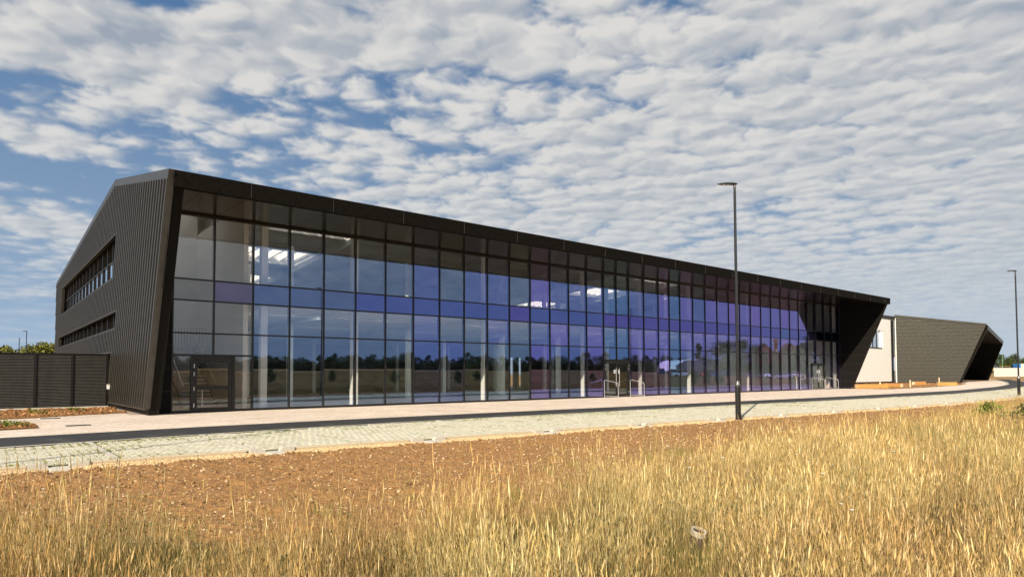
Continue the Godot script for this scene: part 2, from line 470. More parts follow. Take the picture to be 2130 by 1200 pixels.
func strip(x0: float, x1: float, step: float, za: Callable, zb: Callable, y: float, rows := 1) -> ArrayMesh:
	var s := Shape.new()
	var n := int(ceil((x1 - x0) / step))
	for i in n:
		var a := lerpf(x0, x1, float(i) / n)
		var b := lerpf(x0, x1, float(i + 1) / n)
		for r in rows:
			var t0 := float(r) / rows
			var t1 := float(r + 1) / rows
			s.quad(Vector3(a, y, lerpf(za.call(a), zb.call(a), t0)), Vector3(b, y, lerpf(za.call(b), zb.call(b), t0)), Vector3(b, y, lerpf(za.call(b), zb.call(b), t1)), Vector3(a, y, lerpf(za.call(a), zb.call(a), t1)))
	return s.mesh()

func lump(seed_: int, flat: float, tint_lo: Color, tint_hi: Color) -> ArrayMesh:
	# an angular pebble or clod: a cube sphere pushed about
	var r := RandomNumberGenerator.new()
	r.seed = seed_
	var ico := []
	var g := (1.0 + sqrt(5.0)) / 2.0
	for p: Vector3 in [Vector3(-1, g, 0), Vector3(1, g, 0), Vector3(-1, -g, 0), Vector3(1, -g, 0), Vector3(0, -1, g), Vector3(0, 1, g), Vector3(0, -1, -g), Vector3(0, 1, -g), Vector3(g, 0, -1), Vector3(g, 0, 1), Vector3(-g, 0, -1), Vector3(-g, 0, 1)]:
		ico.append(p.normalized() * r.randf_range(0.72, 1.15) * Vector3(1, flat, r.randf_range(0.7, 1.0)))
	var s := Shape.new()
	for f: Array in [[0, 11, 5], [0, 5, 1], [0, 1, 7], [0, 7, 10], [0, 10, 11], [1, 5, 9], [5, 11, 4], [11, 10, 2], [10, 7, 6], [7, 1, 8], [3, 9, 4], [3, 4, 2], [3, 2, 6], [3, 6, 8], [3, 8, 9], [4, 9, 5], [2, 4, 11], [6, 2, 10], [8, 6, 7], [9, 8, 1]]:
		s.tint = tint_lo.lerp(tint_hi, r.randf())
		s.tri(ico[f[0]], ico[f[1]], ico[f[2]])
	return s.mesh()

func loose(at: Vector3, size: float) -> Transform3D:
	return Transform3D(Basis.from_euler(Vector3(rng.randf_range(-0.5, 0.5), rng.randf() * TAU, rng.randf_range(-0.5, 0.5))).scaled(Vector3.ONE * size), at)

func make_ground() -> void:
	bumps.seed = SEED + 9
	bumps.frequency = 0.11
	bumps.fractal_octaves = 3
	# one sheet of field to the horizon
	var s := Shape.new()
	var xs := []
	for i in 121:
		var t := (i - 60) / 60.0
		xs.append(t * 60.0 + signf(t) * pow(absf(t), 5.0) * 2400.0)
	for i in 120:
		for j in 120:
			var p := []
			for c: Array in [[i, j], [i, j + 1], [i + 1, j + 1], [i + 1, j]]:
				var x: float = xs[c[0]] + 20.0
				var z: float = xs[c[1]]
				p.append(Vector3(x, field_height(x, z), z))
			s.quad(p[0], p[1], p[2], p[3])
	structure("field", s.mesh(), M.field)
	# road
	structure("road", strip(-40, 190, 2.0, func(x: float) -> float: return bend(x, ROAD_FAR), func(x: float) -> float: return bend(x, ROAD_NEAR), -0.006, 3), M.asphalt)
	# pavement of long setts
	var pave := structure("pavement", strip(-40, 190, 1.0, func(x: float) -> float: return along(x, PAVE_BACK), func(x: float) -> float: return bend(x, ROAD_FAR) - 0.14, -0.012, 4), M.sett_joint)
	lay_setts(pave)
	# flush pale edging either side of the road
	for side in 2:
		var edge := structure("road_edging", strip(-40, 180, 2.0, func(x: float) -> float: return bend(x, ROAD_FAR if side == 0 else ROAD_NEAR) - (0.14 if side == 0 else 0.02), func(x: float) -> float: return bend(x, ROAD_FAR if side == 0 else ROAD_NEAR) + (0.02 if side == 0 else 0.14), 0.004), M.concrete)
		edge.name = numbered("edging") if side else edge.name
	lay_pavers()
	make_kerb()
	make_soil()

func sett_spot(x: float, z: float) -> bool:
	if z > bend(x, ROAD_FAR) - 0.3 or z < along(x, PAVE_BACK) + 0.05: return false
	if x < 5.2 and z < -29.0 - 0.5 * x: return false
	if x < 1.5 and z < -23.6 and z > -26.8: return false
	if x > 4.6 and x < 68.4 and z < -28.9 - 0.6: return false
	return true

func lay_setts(pave: Node) -> void:
	var spots := []
	var row := 0
	var z := -19.4
	while z > -37.0:
		row += 1
		var x := -6.0 + (0.3 if row % 2 else 0.0)
		while x < 150.0:
			if sett_spot(x, z):
				spots.append([Vector3(x, 0, z), on_picture(Vector3(x, 0, z))])
			x += 0.6
		z -= 0.2
	var near := spots.filter(func(a: Array) -> bool: return a[1].z > 1.0 and a[1].x > -20.0 and a[1].x < 2150.0)
	near.sort_custom(func(a: Array, b: Array) -> bool: return a[1].z < b[1].z)
	var chosen := {}
	var slab := Shape.new()
	slab.bevel(Vector3(0, -0.02, 0), Vector3(0.592, 0.04, 0.192), 0.004)
	var mesh := slab.mesh()
	for k in 290:
		var p: Vector3 = near[k][0]
		chosen[p] = true
		put(pave, "sett", mesh, M["sett_%d" % (rng.randi() % 3)], p + Vector3(0, rng.randf_range(-0.0015, 0.0015), 0), Basis.from_euler(Vector3(rng.randf_range(-0.004, 0.004), 0, rng.randf_range(-0.002, 0.002))))
	var rest := [[], [], []]
	for a: Array in spots:
		if not chosen.has(a[0]):
			rest[rng.randi() % 3].append(Transform3D(Basis.from_euler(Vector3(rng.randf_range(-0.004, 0.004), 0, rng.randf_range(-0.002, 0.002))), a[0] + Vector3(0, rng.randf_range(-0.0015, 0.0015), 0)))
	for k in 3:
		scatter(pave, "far_setts", mesh, M["sett_%d" % k], rest[k])

func lay_pavers() -> void:
	var za := func(x: float) -> float: return bend(x, ROAD_NEAR) + 0.12
	var zb := func(x: float) -> float: return bend(x, KERB) - 0.02
	var bay := structure("parking_paving", strip(-30, 125, 1.0, za, zb, -0.022, 6), M.joint_soil)
	var spots := []
	var row := 0
	for j in 36:
		row += 1
		var x := -5.0 + (0.082 if row % 2 else 0.0)
		while x < 125.0:
			var z: float = bend(x, KERB) - 0.13 - (j + 0.5) * 0.21
			var in_bay := fposmod(x - 2.02, 2.5)
			if z > bend(x, ROAD_NEAR) + 0.22 and in_bay > 0.16 and in_bay < 2.42:
				spots.append([Vector3(x, 0, z), on_picture(Vector3(x, 0, z)), x])
			x += 0.165 if x < 45.0 else 0.33
	var near := spots.filter(func(a: Array) -> bool: return a[1].z > 1.0 and a[1].x > -10.0)
	near.sort_custom(func(a: Array, b: Array) -> bool: return a[1].z < b[1].z)
	var chosen := {}
	var meshes := []
	for k in 2:
		var b := Shape.new()
		b.bevel(Vector3(0, -0.02, 0), Vector3(0.152 if k == 0 else 0.317, 0.04, 0.19), 0.008)
		meshes.append(b.mesh())
	for k in 290:
		var p: Vector3 = near[k][0]
		chosen[p] = true
		put(bay, "paver", meshes[0], M["paver_%d" % (rng.randi() % 3)], p + Vector3(0, rng.randf_range(-0.004, 0.002), 0), Basis.from_euler(Vector3(rng.randf_range(-0.012, 0.012), rng.randf_range(-0.01, 0.01), rng.randf_range(-0.012, 0.012))))
	var rest := [[], [], [], [], [], []]
	for a: Array in spots:
		if not chosen.has(a[0]):
			rest[rng.randi() % 3 + (0 if a[2] < 45.0 else 3)].append(Transform3D(Basis.from_euler(Vector3(rng.randf_range(-0.012, 0.012), 0, rng.randf_range(-0.012, 0.012))), a[0] + Vector3(0, rng.randf_range(-0.004, 0.002), 0)))
	for k in 6:
		scatter(bay, "far_pavers", meshes[k / 3], M["paver_%d" % (k % 3)], rest[k])
	# bands of concrete between the parking bays
	for i in range(-2, 40):
		var x := 2.02 + i * 2.5 + 0.04
		var a: float = bend(x, ROAD_NEAR) + 0.15
		var b: float = bend(x, KERB) - 0.03
		bx(bay, "bay_divider", M.concrete, Vector3(x, -0.018, (a + b) / 2), Vector3(0.13, 0.044, b - a))
	# green growing in the joints, thicker towards the road
	var tuft := Shape.new()
	for k in 9:
		var a := TAU * k / 9.0 + rng.randf()
		var o := Vector3(cos(a), 0, sin(a)) * rng.randf_range(0.0, 0.02)
		var tip := o + Vector3(cos(a) * rng.randf_range(0.01, 0.035), rng.randf_range(0.02, 0.05), sin(a) * rng.randf_range(0.01, 0.035))
		var w := Vector3(-sin(a), 0, cos(a)) * 0.006
		tuft.tint = Color(0.16, 0.2, 0.04).lerp(Color(0.28, 0.28, 0.08), rng.randf())
		tuft.tri(o - w, o + w, tip)
	var places := []
	while places.size() < 9000:
		var x := rng.randf_range(-3.0, 34.0) if rng.randf() < 0.62 else rng.randf_range(34.0, 118.0)
		var t := rng.randf()
		var z := lerpf(za.call(x), zb.call(x), t)
		var wet := bumps.get_noise_2d(x * 4.0, z * 6.0) + 0.42 - 1.1 * t * clampf(x / 7.0, 0.25, 1.0)
		if rng.randf() < clampf(wet, 0.04, 1.0):
			var jx := 0.165 * floorf(x / 0.165) if rng.randf() < 0.7 else x
			places.append(Transform3D(Basis(Vector3.UP, rng.randf() * TAU).scaled(Vector3.ONE * rng.randf_range(0.45, 1.15)), Vector3(jx, -0.016, z)))
	var g := scatter(self, "joint_grass", tuft.mesh(), M.leaf, places)
	tag(g, "short green tufts growing in the joints of the pale parking paving", "grass", "", "stuff")

func make_kerb() -> void:
	var kerb := Node3D.new()
	kerb.name = "kerb"
	add_child(kerb)
	kerb.set_meta("kind", "structure")
	var at_x := -6.0
	var inlets := []
	for i in 22:
		inlets.append(1.15 + i * 3.67)
	while at_x < 100.0:
		var ln := 0.9
		var stop := 1e9
		for g: float in inlets:
			if g - 0.45 > at_x - 0.01 and g - 0.45 < at_x + ln: stop = g
		if stop < 1e8: ln = stop - 0.45 - at_x
		if ln > 0.12:
			var a := Vector3(at_x, 0, bend(at_x, KERB))
			var b := Vector3(at_x + ln, 0, bend(at_x + ln, KERB))
			var sh := Shape.new()
			sh.bevel(Vector3.ZERO, Vector3(a.distance_to(b) - 0.008, 0.2, 0.12), 0.01)
			put(kerb, "kerb_stone", sh.mesh(), M.kerb_tan, (a + b) / 2 + Vector3(0, -0.085, 0.03), Basis(Vector3.UP, -atan2(b.z - a.z, b.x - a.x)))
		at_x += ln
		if stop < 1e8: at_x = stop + 0.45
	# a gap with two flared concrete cheeks and a channel stone lets the water out
	for g: float in inlets:
		for side: float in [-1.0, 1.0]:
			var poly := [Vector2(0.45, -0.2), Vector2(0.14, -0.2), Vector2(0.135, -0.06), Vector2(0.16, 0.0), Vector2(0.22, 0.032), Vector2(0.45, 0.036)]
			var q := []
			for p: Vector2 in poly: q.append(Vector2(p.x * side, p.y))
			var sh := Shape.new()
			sh.prism(q, -0.05, 0.1, 2)
			put(kerb, "inlet_cheek", sh.mesh(), M.concrete, Vector3(g, 0, bend(g, KERB) + 0.02), Basis(Vector3.UP, -atan2(bend(g + 0.5, KERB) - bend(g - 0.5, KERB), 1.0)))
		var ch := Shape.new()
		ch.bevel(Vector3(0, -0.085, 0.16), Vector3(0.3, 0.09, 0.5), 0.01)
		put(kerb, "channel_stone", ch.mesh(), M.concrete, Vector3(g, 0, bend(g, KERB)))

func make_soil() -> void:
	var s := Shape.new()
	var rows := 90
	var x := -9.0
	while x < 110.0:
		var st := 0.11 if x < 14.0 else (0.3 if x < 45.0 else 1.0)
		var nr := rows if x < 14.0 else (50 if x < 45.0 else 24)
		var p := [[], []]
		for e in 2:
			var xx := x + st * e
			for j in nr + 1:
				var z0: float = bend(xx, KERB) + 0.62 + 0.1 * bumps.get_noise_2d(xx * 6.0, 4.0)
				var z := lerpf(z0, along(xx, GRASS) + 3.4, float(j) / nr)
				var fade := smoothstep(0.0, 0.06, float(j) / nr)
				p[e].append(Vector3(xx, lerpf(-0.2, soil_height(xx, z), fade), z))
		for j in nr:
			s.quad(p[0][j], p[0][j + 1], p[1][j + 1], p[1][j])
		x += st
	structure("soil", s.mesh(), M.soil)
	# gravel along the kerb
	var gm := lump(5, 0.7, Color(0.48, 0.34, 0.18), Color(0.72, 0.58, 0.38))
	var gs := strip(-9, 110, 1.0, func(a: float) -> float: return bend(a, KERB) + 0.05, func(a: float) -> float: return bend(a, KERB) + 0.8, -0.1)
	structure("gravel_bed", gs, M.kerb_tan)
	var places := []
	var tints := []
	for i in 17000:
		var xx := rng.randf_range(-3, 16) if i < 11000 else rng.randf_range(16, 70)
		var z: float = bend(xx, KERB) + 0.1 + 0.66 * rng.randf()
		var sz := rng.randf_range(0.014, 0.03) * (1.0 if xx < 16 else 1.5)
		var near_gap := absf(fposmod(xx - 1.15 + 1.83, 3.67) - 1.83)
		if near_gap < 0.17: continue
		places.append(loose(Vector3(xx, -0.085 + 0.03 * smoothstep(0.16, 0.6, near_gap) + rng.randf() * 0.02, z), sz))
		var b := rng.randf_range(0.75, 1.15)
		tints.append(Color(b, b * rng.randf_range(0.92, 1.03), b * rng.randf_range(0.8, 1.05)))
	tag(scatter(self, "gravel", gm, M.stone, places, tints), "cream and tan gravel heaped along the kerb", "gravel", "", "stuff")
	# clods and stones on the soil
	var clods := [[], [], []]
	var stones := [[], [], []]
	var st_tint := [[], [], []]
	for i in 26000:
		var near := i < 15000
		var xx := rng.randf_range(-2.5, 14.0) if near else rng.randf_range(14.0, 75.0)
		var z0: float = bend(xx, KERB) + 0.64
		var z := lerpf(z0, along(xx, GRASS) + 1.6, pow(rng.randf(), 0.8))
		var big := pow(rng.randf(), 5.0)
		var h := soil_height(xx, z)
		var crest := 1.0 + 1.3 * exp(-(z - z0) * 1.1)
		clods[i % 3].append(loose(Vector3(xx, h, z), (0.009 + 0.036 * big) * crest * (1.0 if near else 1.3)))
	for i in 38000:
		var near := i < 27000
		var xx := rng.randf_range(-2.5, 14.0) if near else rng.randf_range(14.0, 70.0)
		var z := lerpf(bend(xx, KERB) + 0.8, along(xx, GRASS) + 1.5, rng.randf())
		var big := pow(rng.randf(), 9.0)
		stones[i % 3].append(loose(Vector3(xx, soil_height(xx, z) + 0.004, z), 0.004 + 0.026 * big + (0.0 if near else 0.008)))
		var b := rng.randf_range(0.55, 1.1)
		st_tint[i % 3].append(Color(b, b * rng.randf_range(0.85, 1.0), b * rng.randf_range(0.65, 1.0)))
	for k in 3:
		tag(scatter(self, "soil_clods", lump(30 + k, 0.75, Color(0.15, 0.08, 0.03), Color(0.34, 0.195, 0.078)), M.clod, clods[k]), "loose brown clods over the bare soil strip", "soil", "", "stuff")
		tag(scatter(self, "soil_stones", lump(40 + k, 0.55, Color(0.5, 0.38, 0.22), Color(0.7, 0.6, 0.44)), M.stone, stones[k], st_tint[k]), "pale stones scattered over the bare soil strip", "stones", "", "stuff")
	# two planting beds left of the hall and the rough ground by the far hall
	for b: Array in [["planting_bed", [Vector2(-12, -36.9), Vector2(5.0, -36.9), Vector2(4.9, -31.3), Vector2(2.5, -30.3), Vector2(-12, -26.0)], 900],
			["planting_bed", [Vector2(-12, -26.7), Vector2(1.35, -26.6), Vector2(1.45, -24.2), Vector2(0.5, -23.75), Vector2(-12, -21.6)], 300],
			["rough_ground", [Vector2(68.25, -41), Vector2(111, -41), Vector2(117, -33.6), Vector2(110, -30.5), Vector2(97, -27.7), Vector2(79, -25.7), Vector2(68.25, -25.3)], 900]]:
		var poly: Array = b[1]
		var sh := Shape.new()
		sh.prism(poly, -0.05, 0.035, 1)
		structure(b[0], sh.mesh(), M.soil)
		var lo := Vector2(1e9, 1e9)
		var hi := -lo
		for p: Vector2 in poly: lo = lo.min(p); hi = hi.max(p)
		lo.x = maxf(lo.x, -1.0)
		var cl := []
		var tn := []
		while cl.size() < b[2]:
			var p := Vector2(rng.randf_range(lo.x, hi.x), rng.randf_range(lo.y, hi.y))
			if Geometry2D.is_point_in_polygon(p, PackedVector2Array(poly)):
				cl.append(loose(Vector3(p.x, 0.035, p.y), 0.03 + 0.09 * pow(rng.randf(), 3.0)))
				tn.append(Color(1, 1, 1).lerp(Color(2.6, 3.0, 4.0), 1.0 if rng.randf() < 0.12 else rng.randf() * 0.1))
		tag(scatter(self, "bed_clods", lump(50, 0.7, Color(0.13, 0.055, 0.016), Color(0.27, 0.13, 0.045)), M.clod, cl, tn), ["brown clods in the bed below the louvre fence", "brown clods in the bed beside the road at the far left", "brown clods on the rough ground by the shingled hall"][0 if b[2] == 900 and lo.x < 10 else (1 if b[2] == 300 else 2)], "soil", "", "stuff")

# ------------------------------------------------------------------ the glazed hall
func roof_y(z: float) -> float:
	return 8.8 + 0.2017 * (-25.0 - z) if z > -36.6 else 11.14 - 0.0582 * (-36.6 - z)

func raked_top(s: float) -> float:   # height at which a raked line starting at z = s meets the roof
	var y := (8.8 + 0.2017 * (-25.0 - s)) / (1.0 + 0.2017 * RAKE)
	if s + RAKE * y < -36.6:
		y = (11.14 - 0.0582 * (-36.6 - s)) / (1.0 - 0.0582 * RAKE)
	return y

const HOLES := [[-64.6, -39.4, 6.37, 8.34], [-65.2, -37.5, 3.85, 4.59], [-66.4, -38.06, 0.3, 2.65]]

func rib_spans(s: float) -> Array:
	var lo := maxf(0.27, (-66.5 - s) / RAKE)
	var hi := raked_top(s) - 0.32
	var spans := [[lo, hi]]
	for h: Array in HOLES:
		if s > h[0] and s < h[1]:
			var out := []
			for a: Array in spans:
				if h[2] > a[0] and h[3] < a[1]: out.append([a[0], h[2]]); out.append([h[3], a[1]])
				elif h[2] <= a[0] and h[3] > a[0] and h[3] < a[1]: out.append([h[3], a[1]])
				else: out.append(a)
			spans = out
	return spans

func gable(hall: Node3D) -> void:
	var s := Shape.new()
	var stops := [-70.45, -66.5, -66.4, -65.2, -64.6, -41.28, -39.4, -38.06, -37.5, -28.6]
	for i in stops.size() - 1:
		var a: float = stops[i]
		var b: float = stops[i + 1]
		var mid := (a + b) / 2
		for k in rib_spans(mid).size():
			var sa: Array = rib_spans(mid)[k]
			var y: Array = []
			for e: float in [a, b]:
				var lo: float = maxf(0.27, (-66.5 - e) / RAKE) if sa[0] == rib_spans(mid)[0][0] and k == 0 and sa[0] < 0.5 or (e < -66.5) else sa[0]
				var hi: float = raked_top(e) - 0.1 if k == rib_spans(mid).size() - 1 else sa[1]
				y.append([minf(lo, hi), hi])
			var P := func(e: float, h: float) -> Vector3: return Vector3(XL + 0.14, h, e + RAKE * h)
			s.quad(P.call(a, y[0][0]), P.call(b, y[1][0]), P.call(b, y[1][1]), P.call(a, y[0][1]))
	var wall := put(hall, "gable_wall", s.mesh(), M.clad_back_shade)  # groove shade between the ribs is painted into this sheet
	tag(wall, "black ribbed metal gable wall", "")
	# standing ribs, raked like the leading edge
	var e := -28.6 - 0.02
	var slope := Vector3(0, 1, RAKE).normalized()
	while e > -70.2:
		for a: Array in rib_spans(e - 0.15):
			if a[1] - a[0] > 0.1:
				var sh := Shape.new()
				var p0 := Vector3(XL + 0.07, a[0], e - 0.15 + RAKE * a[0])
				var p1 := Vector3(XL + 0.07, a[1], e - 0.15 + RAKE * a[1])
				var prof := [Vector2(0.07, 0.085), Vector2(-0.15, 0.068), Vector2(-0.15, -0.068), Vector2(0.07, -0.085)]
				var ring := []
				for q: Vector3 in [p0, p1]:
					var r := []
					for f: Vector2 in prof: r.append(q + Vector3(f.x, 0, f.y))
					ring.append(r)
				for k in 3:
					sh.quad(ring[0][k + 1], ring[0][k], ring[1][k], ring[1][k + 1])
				sh.quad(ring[1][3], ring[1][2], ring[1][1], ring[1][0])
				sh.quad(ring[0][0], ring[0][1], ring[0][2], ring[0][3])
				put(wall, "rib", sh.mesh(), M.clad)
		e -= 0.5
	# verge flashing along the roof edge, corner trim, foot rail, plinth
	var v := Shape.new()
	v.prism([Vector2(-25.0, 8.8), Vector2(-36.6, 11.14), Vector2(-36.6, 10.8), Vector2(-25.15, 8.47)], XL - 0.05, XL + 0.13, 0)
	v.prism([Vector2(-36.6, 11.14), Vector2(-66.6, 9.395), Vector2(-66.6, 9.05), Vector2(-36.6, 10.8)], XL - 0.05, XL + 0.13, 0)
	put(hall, "verge_flashing", v.mesh(), M.clad)
	v = Shape.new()
	v.prism([Vector2(-28.62 + 0.1, 0.25), Vector2(-25.06, 8.7), Vector2(-25.2, 8.72), Vector2(-28.76 + 0.1, 0.25)], XL - 0.03, XL + 0.14, 0)
	put(hall, "corner_trim", v.mesh(), M.clad)
	bx(hall, "foot_rail", M.clad, Vector3(XL + 0.03, 0.24, -47.45), Vector3(0.16, 0.07, 37.8))
	bx(hall, "plinth", M.fin_panel, Vector3(XL + 0.24, 0.1, -47.5), Vector3(0.3, 0.21, 37.9))
	var rear := Shape.new()
	rear.box(Vector3(36.6, 4.6, -66.65), Vector3(63.0, 9.2, 0.25))
	# recessed ribbon windows
	for w in 3:
		var h: Array = HOLES[w]
		var rb := empty(hall, ["ribbon_window", "louvre_band", "low_louvre_band"][w])
		tag(rb, ["recessed ribbon window with louvres above its panes", "narrow recessed band of louvres", "low recessed louvre band behind the fence"][w], "")
		var back := XL + 0.3
		var y0: float = h[2]
		var y1: float = h[3]
		var z0: float = h[0]
		var z1: float = h[1]
		var sh := Shape.new()
		var P := func(x: float, y: float, z: float) -> Vector3: return Vector3(x, y, z + RAKE * y)
		sh.quad(P.call(XL + 0.1, y0, z0), P.call(XL + 0.1, y0, z1), P.call(back, y0, z1), P.call(back, y0, z0))
		sh.quad(P.call(XL + 0.1, y1, z1), P.call(XL + 0.1, y1, z0), P.call(back, y1, z0), P.call(back, y1, z1))
		sh.quad(P.call(XL + 0.1, y0, z1), P.call(XL + 0.1, y1, z1), P.call(back, y1, z1), P.call(back, y0, z1))
		sh.quad(P.call(XL + 0.1, y1, z0), P.call(XL + 0.1, y0, z0), P.call(back, y0, z0), P.call(back, y1, z0))
		put(rb, "reveal", sh.mesh(), M.fascia)
		var fr := Shape.new()
		for q: Array in [[y0 - 0.05, z0, y0 - 0.05, z1], [y1 + 0.05, z0, y1 + 0.05, z1]]:
			fr.prism([Vector2(z0 + RAKE * q[0], q[0] - 0.05), Vector2(z0 + RAKE * q[0], q[0] + 0.05), Vector2(z1 + RAKE * q[0], q[0] + 0.05), Vector2(z1 + RAKE * q[0], q[0] - 0.05)], XL - 0.06, XL + 0.12, 0)
		fr.prism([Vector2(z1 - 0.03 + RAKE * y0, y0), Vector2(z1 - 0.03 + RAKE * y1, y1), Vector2(z1 + 0.05 + RAKE * y1, y1), Vector2(z1 + 0.05 + RAKE * y0, y0)], XL - 0.06, XL + 0.12, 0)
		put(rb, "frame", fr.mesh(), M.clad)
		var n := 14
		for k in n:
			var a := lerpf(z0 + RAKE * y1, z1 + RAKE * y0, float(k) / n)
			var b := lerpf(z0 + RAKE * y1, z1 + RAKE * y0, float(k + 1) / n)
			var cz := (a + b) / 2
			var split: float = y0 + (y1 - y0) * (0.52 if w == 0 else 0.0)
			if w == 0:
				bx(rb, "pane", M.window_glass if k > 1 else M.car_glass, Vector3(back - 0.05, (y0 + split) / 2, cz), Vector3(0.03, split - y0 - 0.02, b - a - 0.14))
				bx(rb, "rail", M.frame, Vector3(back - 0.07, split, cz), Vector3(0.1, 0.06, b - a))
			bx(rb, "mullion", M.frame, Vector3(back - 0.08, (y0 + y1) / 2, b - 0.04), Vector3(0.12, y1 - y0, 0.09))
			var lv := Shape.new()
			var cnt := int((y1 - split) / (0.085 if w < 2 else 0.12))
			for j in cnt:
				lv.box(Vector3(back - 0.06, split + (j + 0.5) * (y1 - split) / cnt, cz), Vector3(0.07, 0.012, b - a - 0.1), Basis(Vector3(0, 0, 1), 0.7))
			put(rb, "louvre", lv.mesh(), M.fin_panel)
		bx(rb, "backing", M.clad_back_shade, Vector3(back + 0.03, (y0 + y1) / 2, (z0 + z1) / 2 + RAKE * (y0 + y1) / 2), Vector3(0.05, y1 - y0 + 0.1, z1 - z0 + 1.2))

func fin(hall: Node3D, called: String, x0: float, x1: float, label: String) -> void:
	var s := Shape.new()
	s.prism([Vector2(-28.6 + 0.05, 0.22), Vector2(-25.02, 8.76), Vector2(-27.0, 9.12), Vector2(-30.1, 9.6), Vector2(-30.1, 0.22)], x0, x1, 0)
	var f := put(hall, called, s.mesh(), M.fin_panel)
	tag(f, label, "")
	bx(f, "foot", M.frame, Vector3((x0 + x1) / 2, 0.11, -29.3), Vector3(x1 - x0 - 0.06, 0.225, 1.3))

func glass_for(bay: int, row: int, x: float) -> String:  # pane coats differ; the drift to violet along x paints view-angle hue shift
	if bay == 0: return "neutral"
	if bay == 1: return "mauve" if row == 2 else "neutral"
	var r := rng.randf()
	if bay < 5: return "blue"
	if (x > 32.3 and x < 35.0) or (x > 39.5 and x < 40.9): return "azure"
	if x < 17.0: return "blue"
	if x < 26.0: return "indigo" if r < 0.45 else "blue"
	if x < 38.0: return "violet" if r < 0.3 else "indigo"
	if x < 48.0: return "indigo" if r < 0.25 else "violet"
	return "purple" if r < 0.35 else "violet"

const MULL := [6.22, 7.82, 9.46, 11.11, 12.76, 14.4, 16.05, 17.69, 19.33, 20.96, 22.59, 24.23, 25.85, 27.48, 29.11, 30.75, 32.38, 33.66, 34.95, 36.59, 38.24, 39.53, 40.84, 42.46, 44.1, 45.76, 47.41, 49.06, 50.74, 52.41, 54.07, 55.74, 57.4, 59.07, 60.77, 62.39, 64.19, 65.82, 67.58]
const ROWS := [0.07, 3.34, 4.72, 5.61, 8.36]

func pane(parent: Node, mat: Material, x0: float, x1: float, y0: float, y1: float, z: float, wobble := 0.0016) -> void:
	var s := Shape.new()
	var hx := (x1 - x0) / 2
	var hy := (y1 - y0) / 2
	s.quad(Vector3(-hx, -hy, 0), Vector3(hx, -hy, 0), Vector3(hx, hy, 0), Vector3(-hx, hy, 0))
	put(parent, "pane", s.mesh(), mat, Vector3((x0 + x1) / 2, (y0 + y1) / 2, z), Basis.from_euler(Vector3(rng.randf_range(-wobble, wobble), rng.randf_range(-wobble, wobble), 0)))

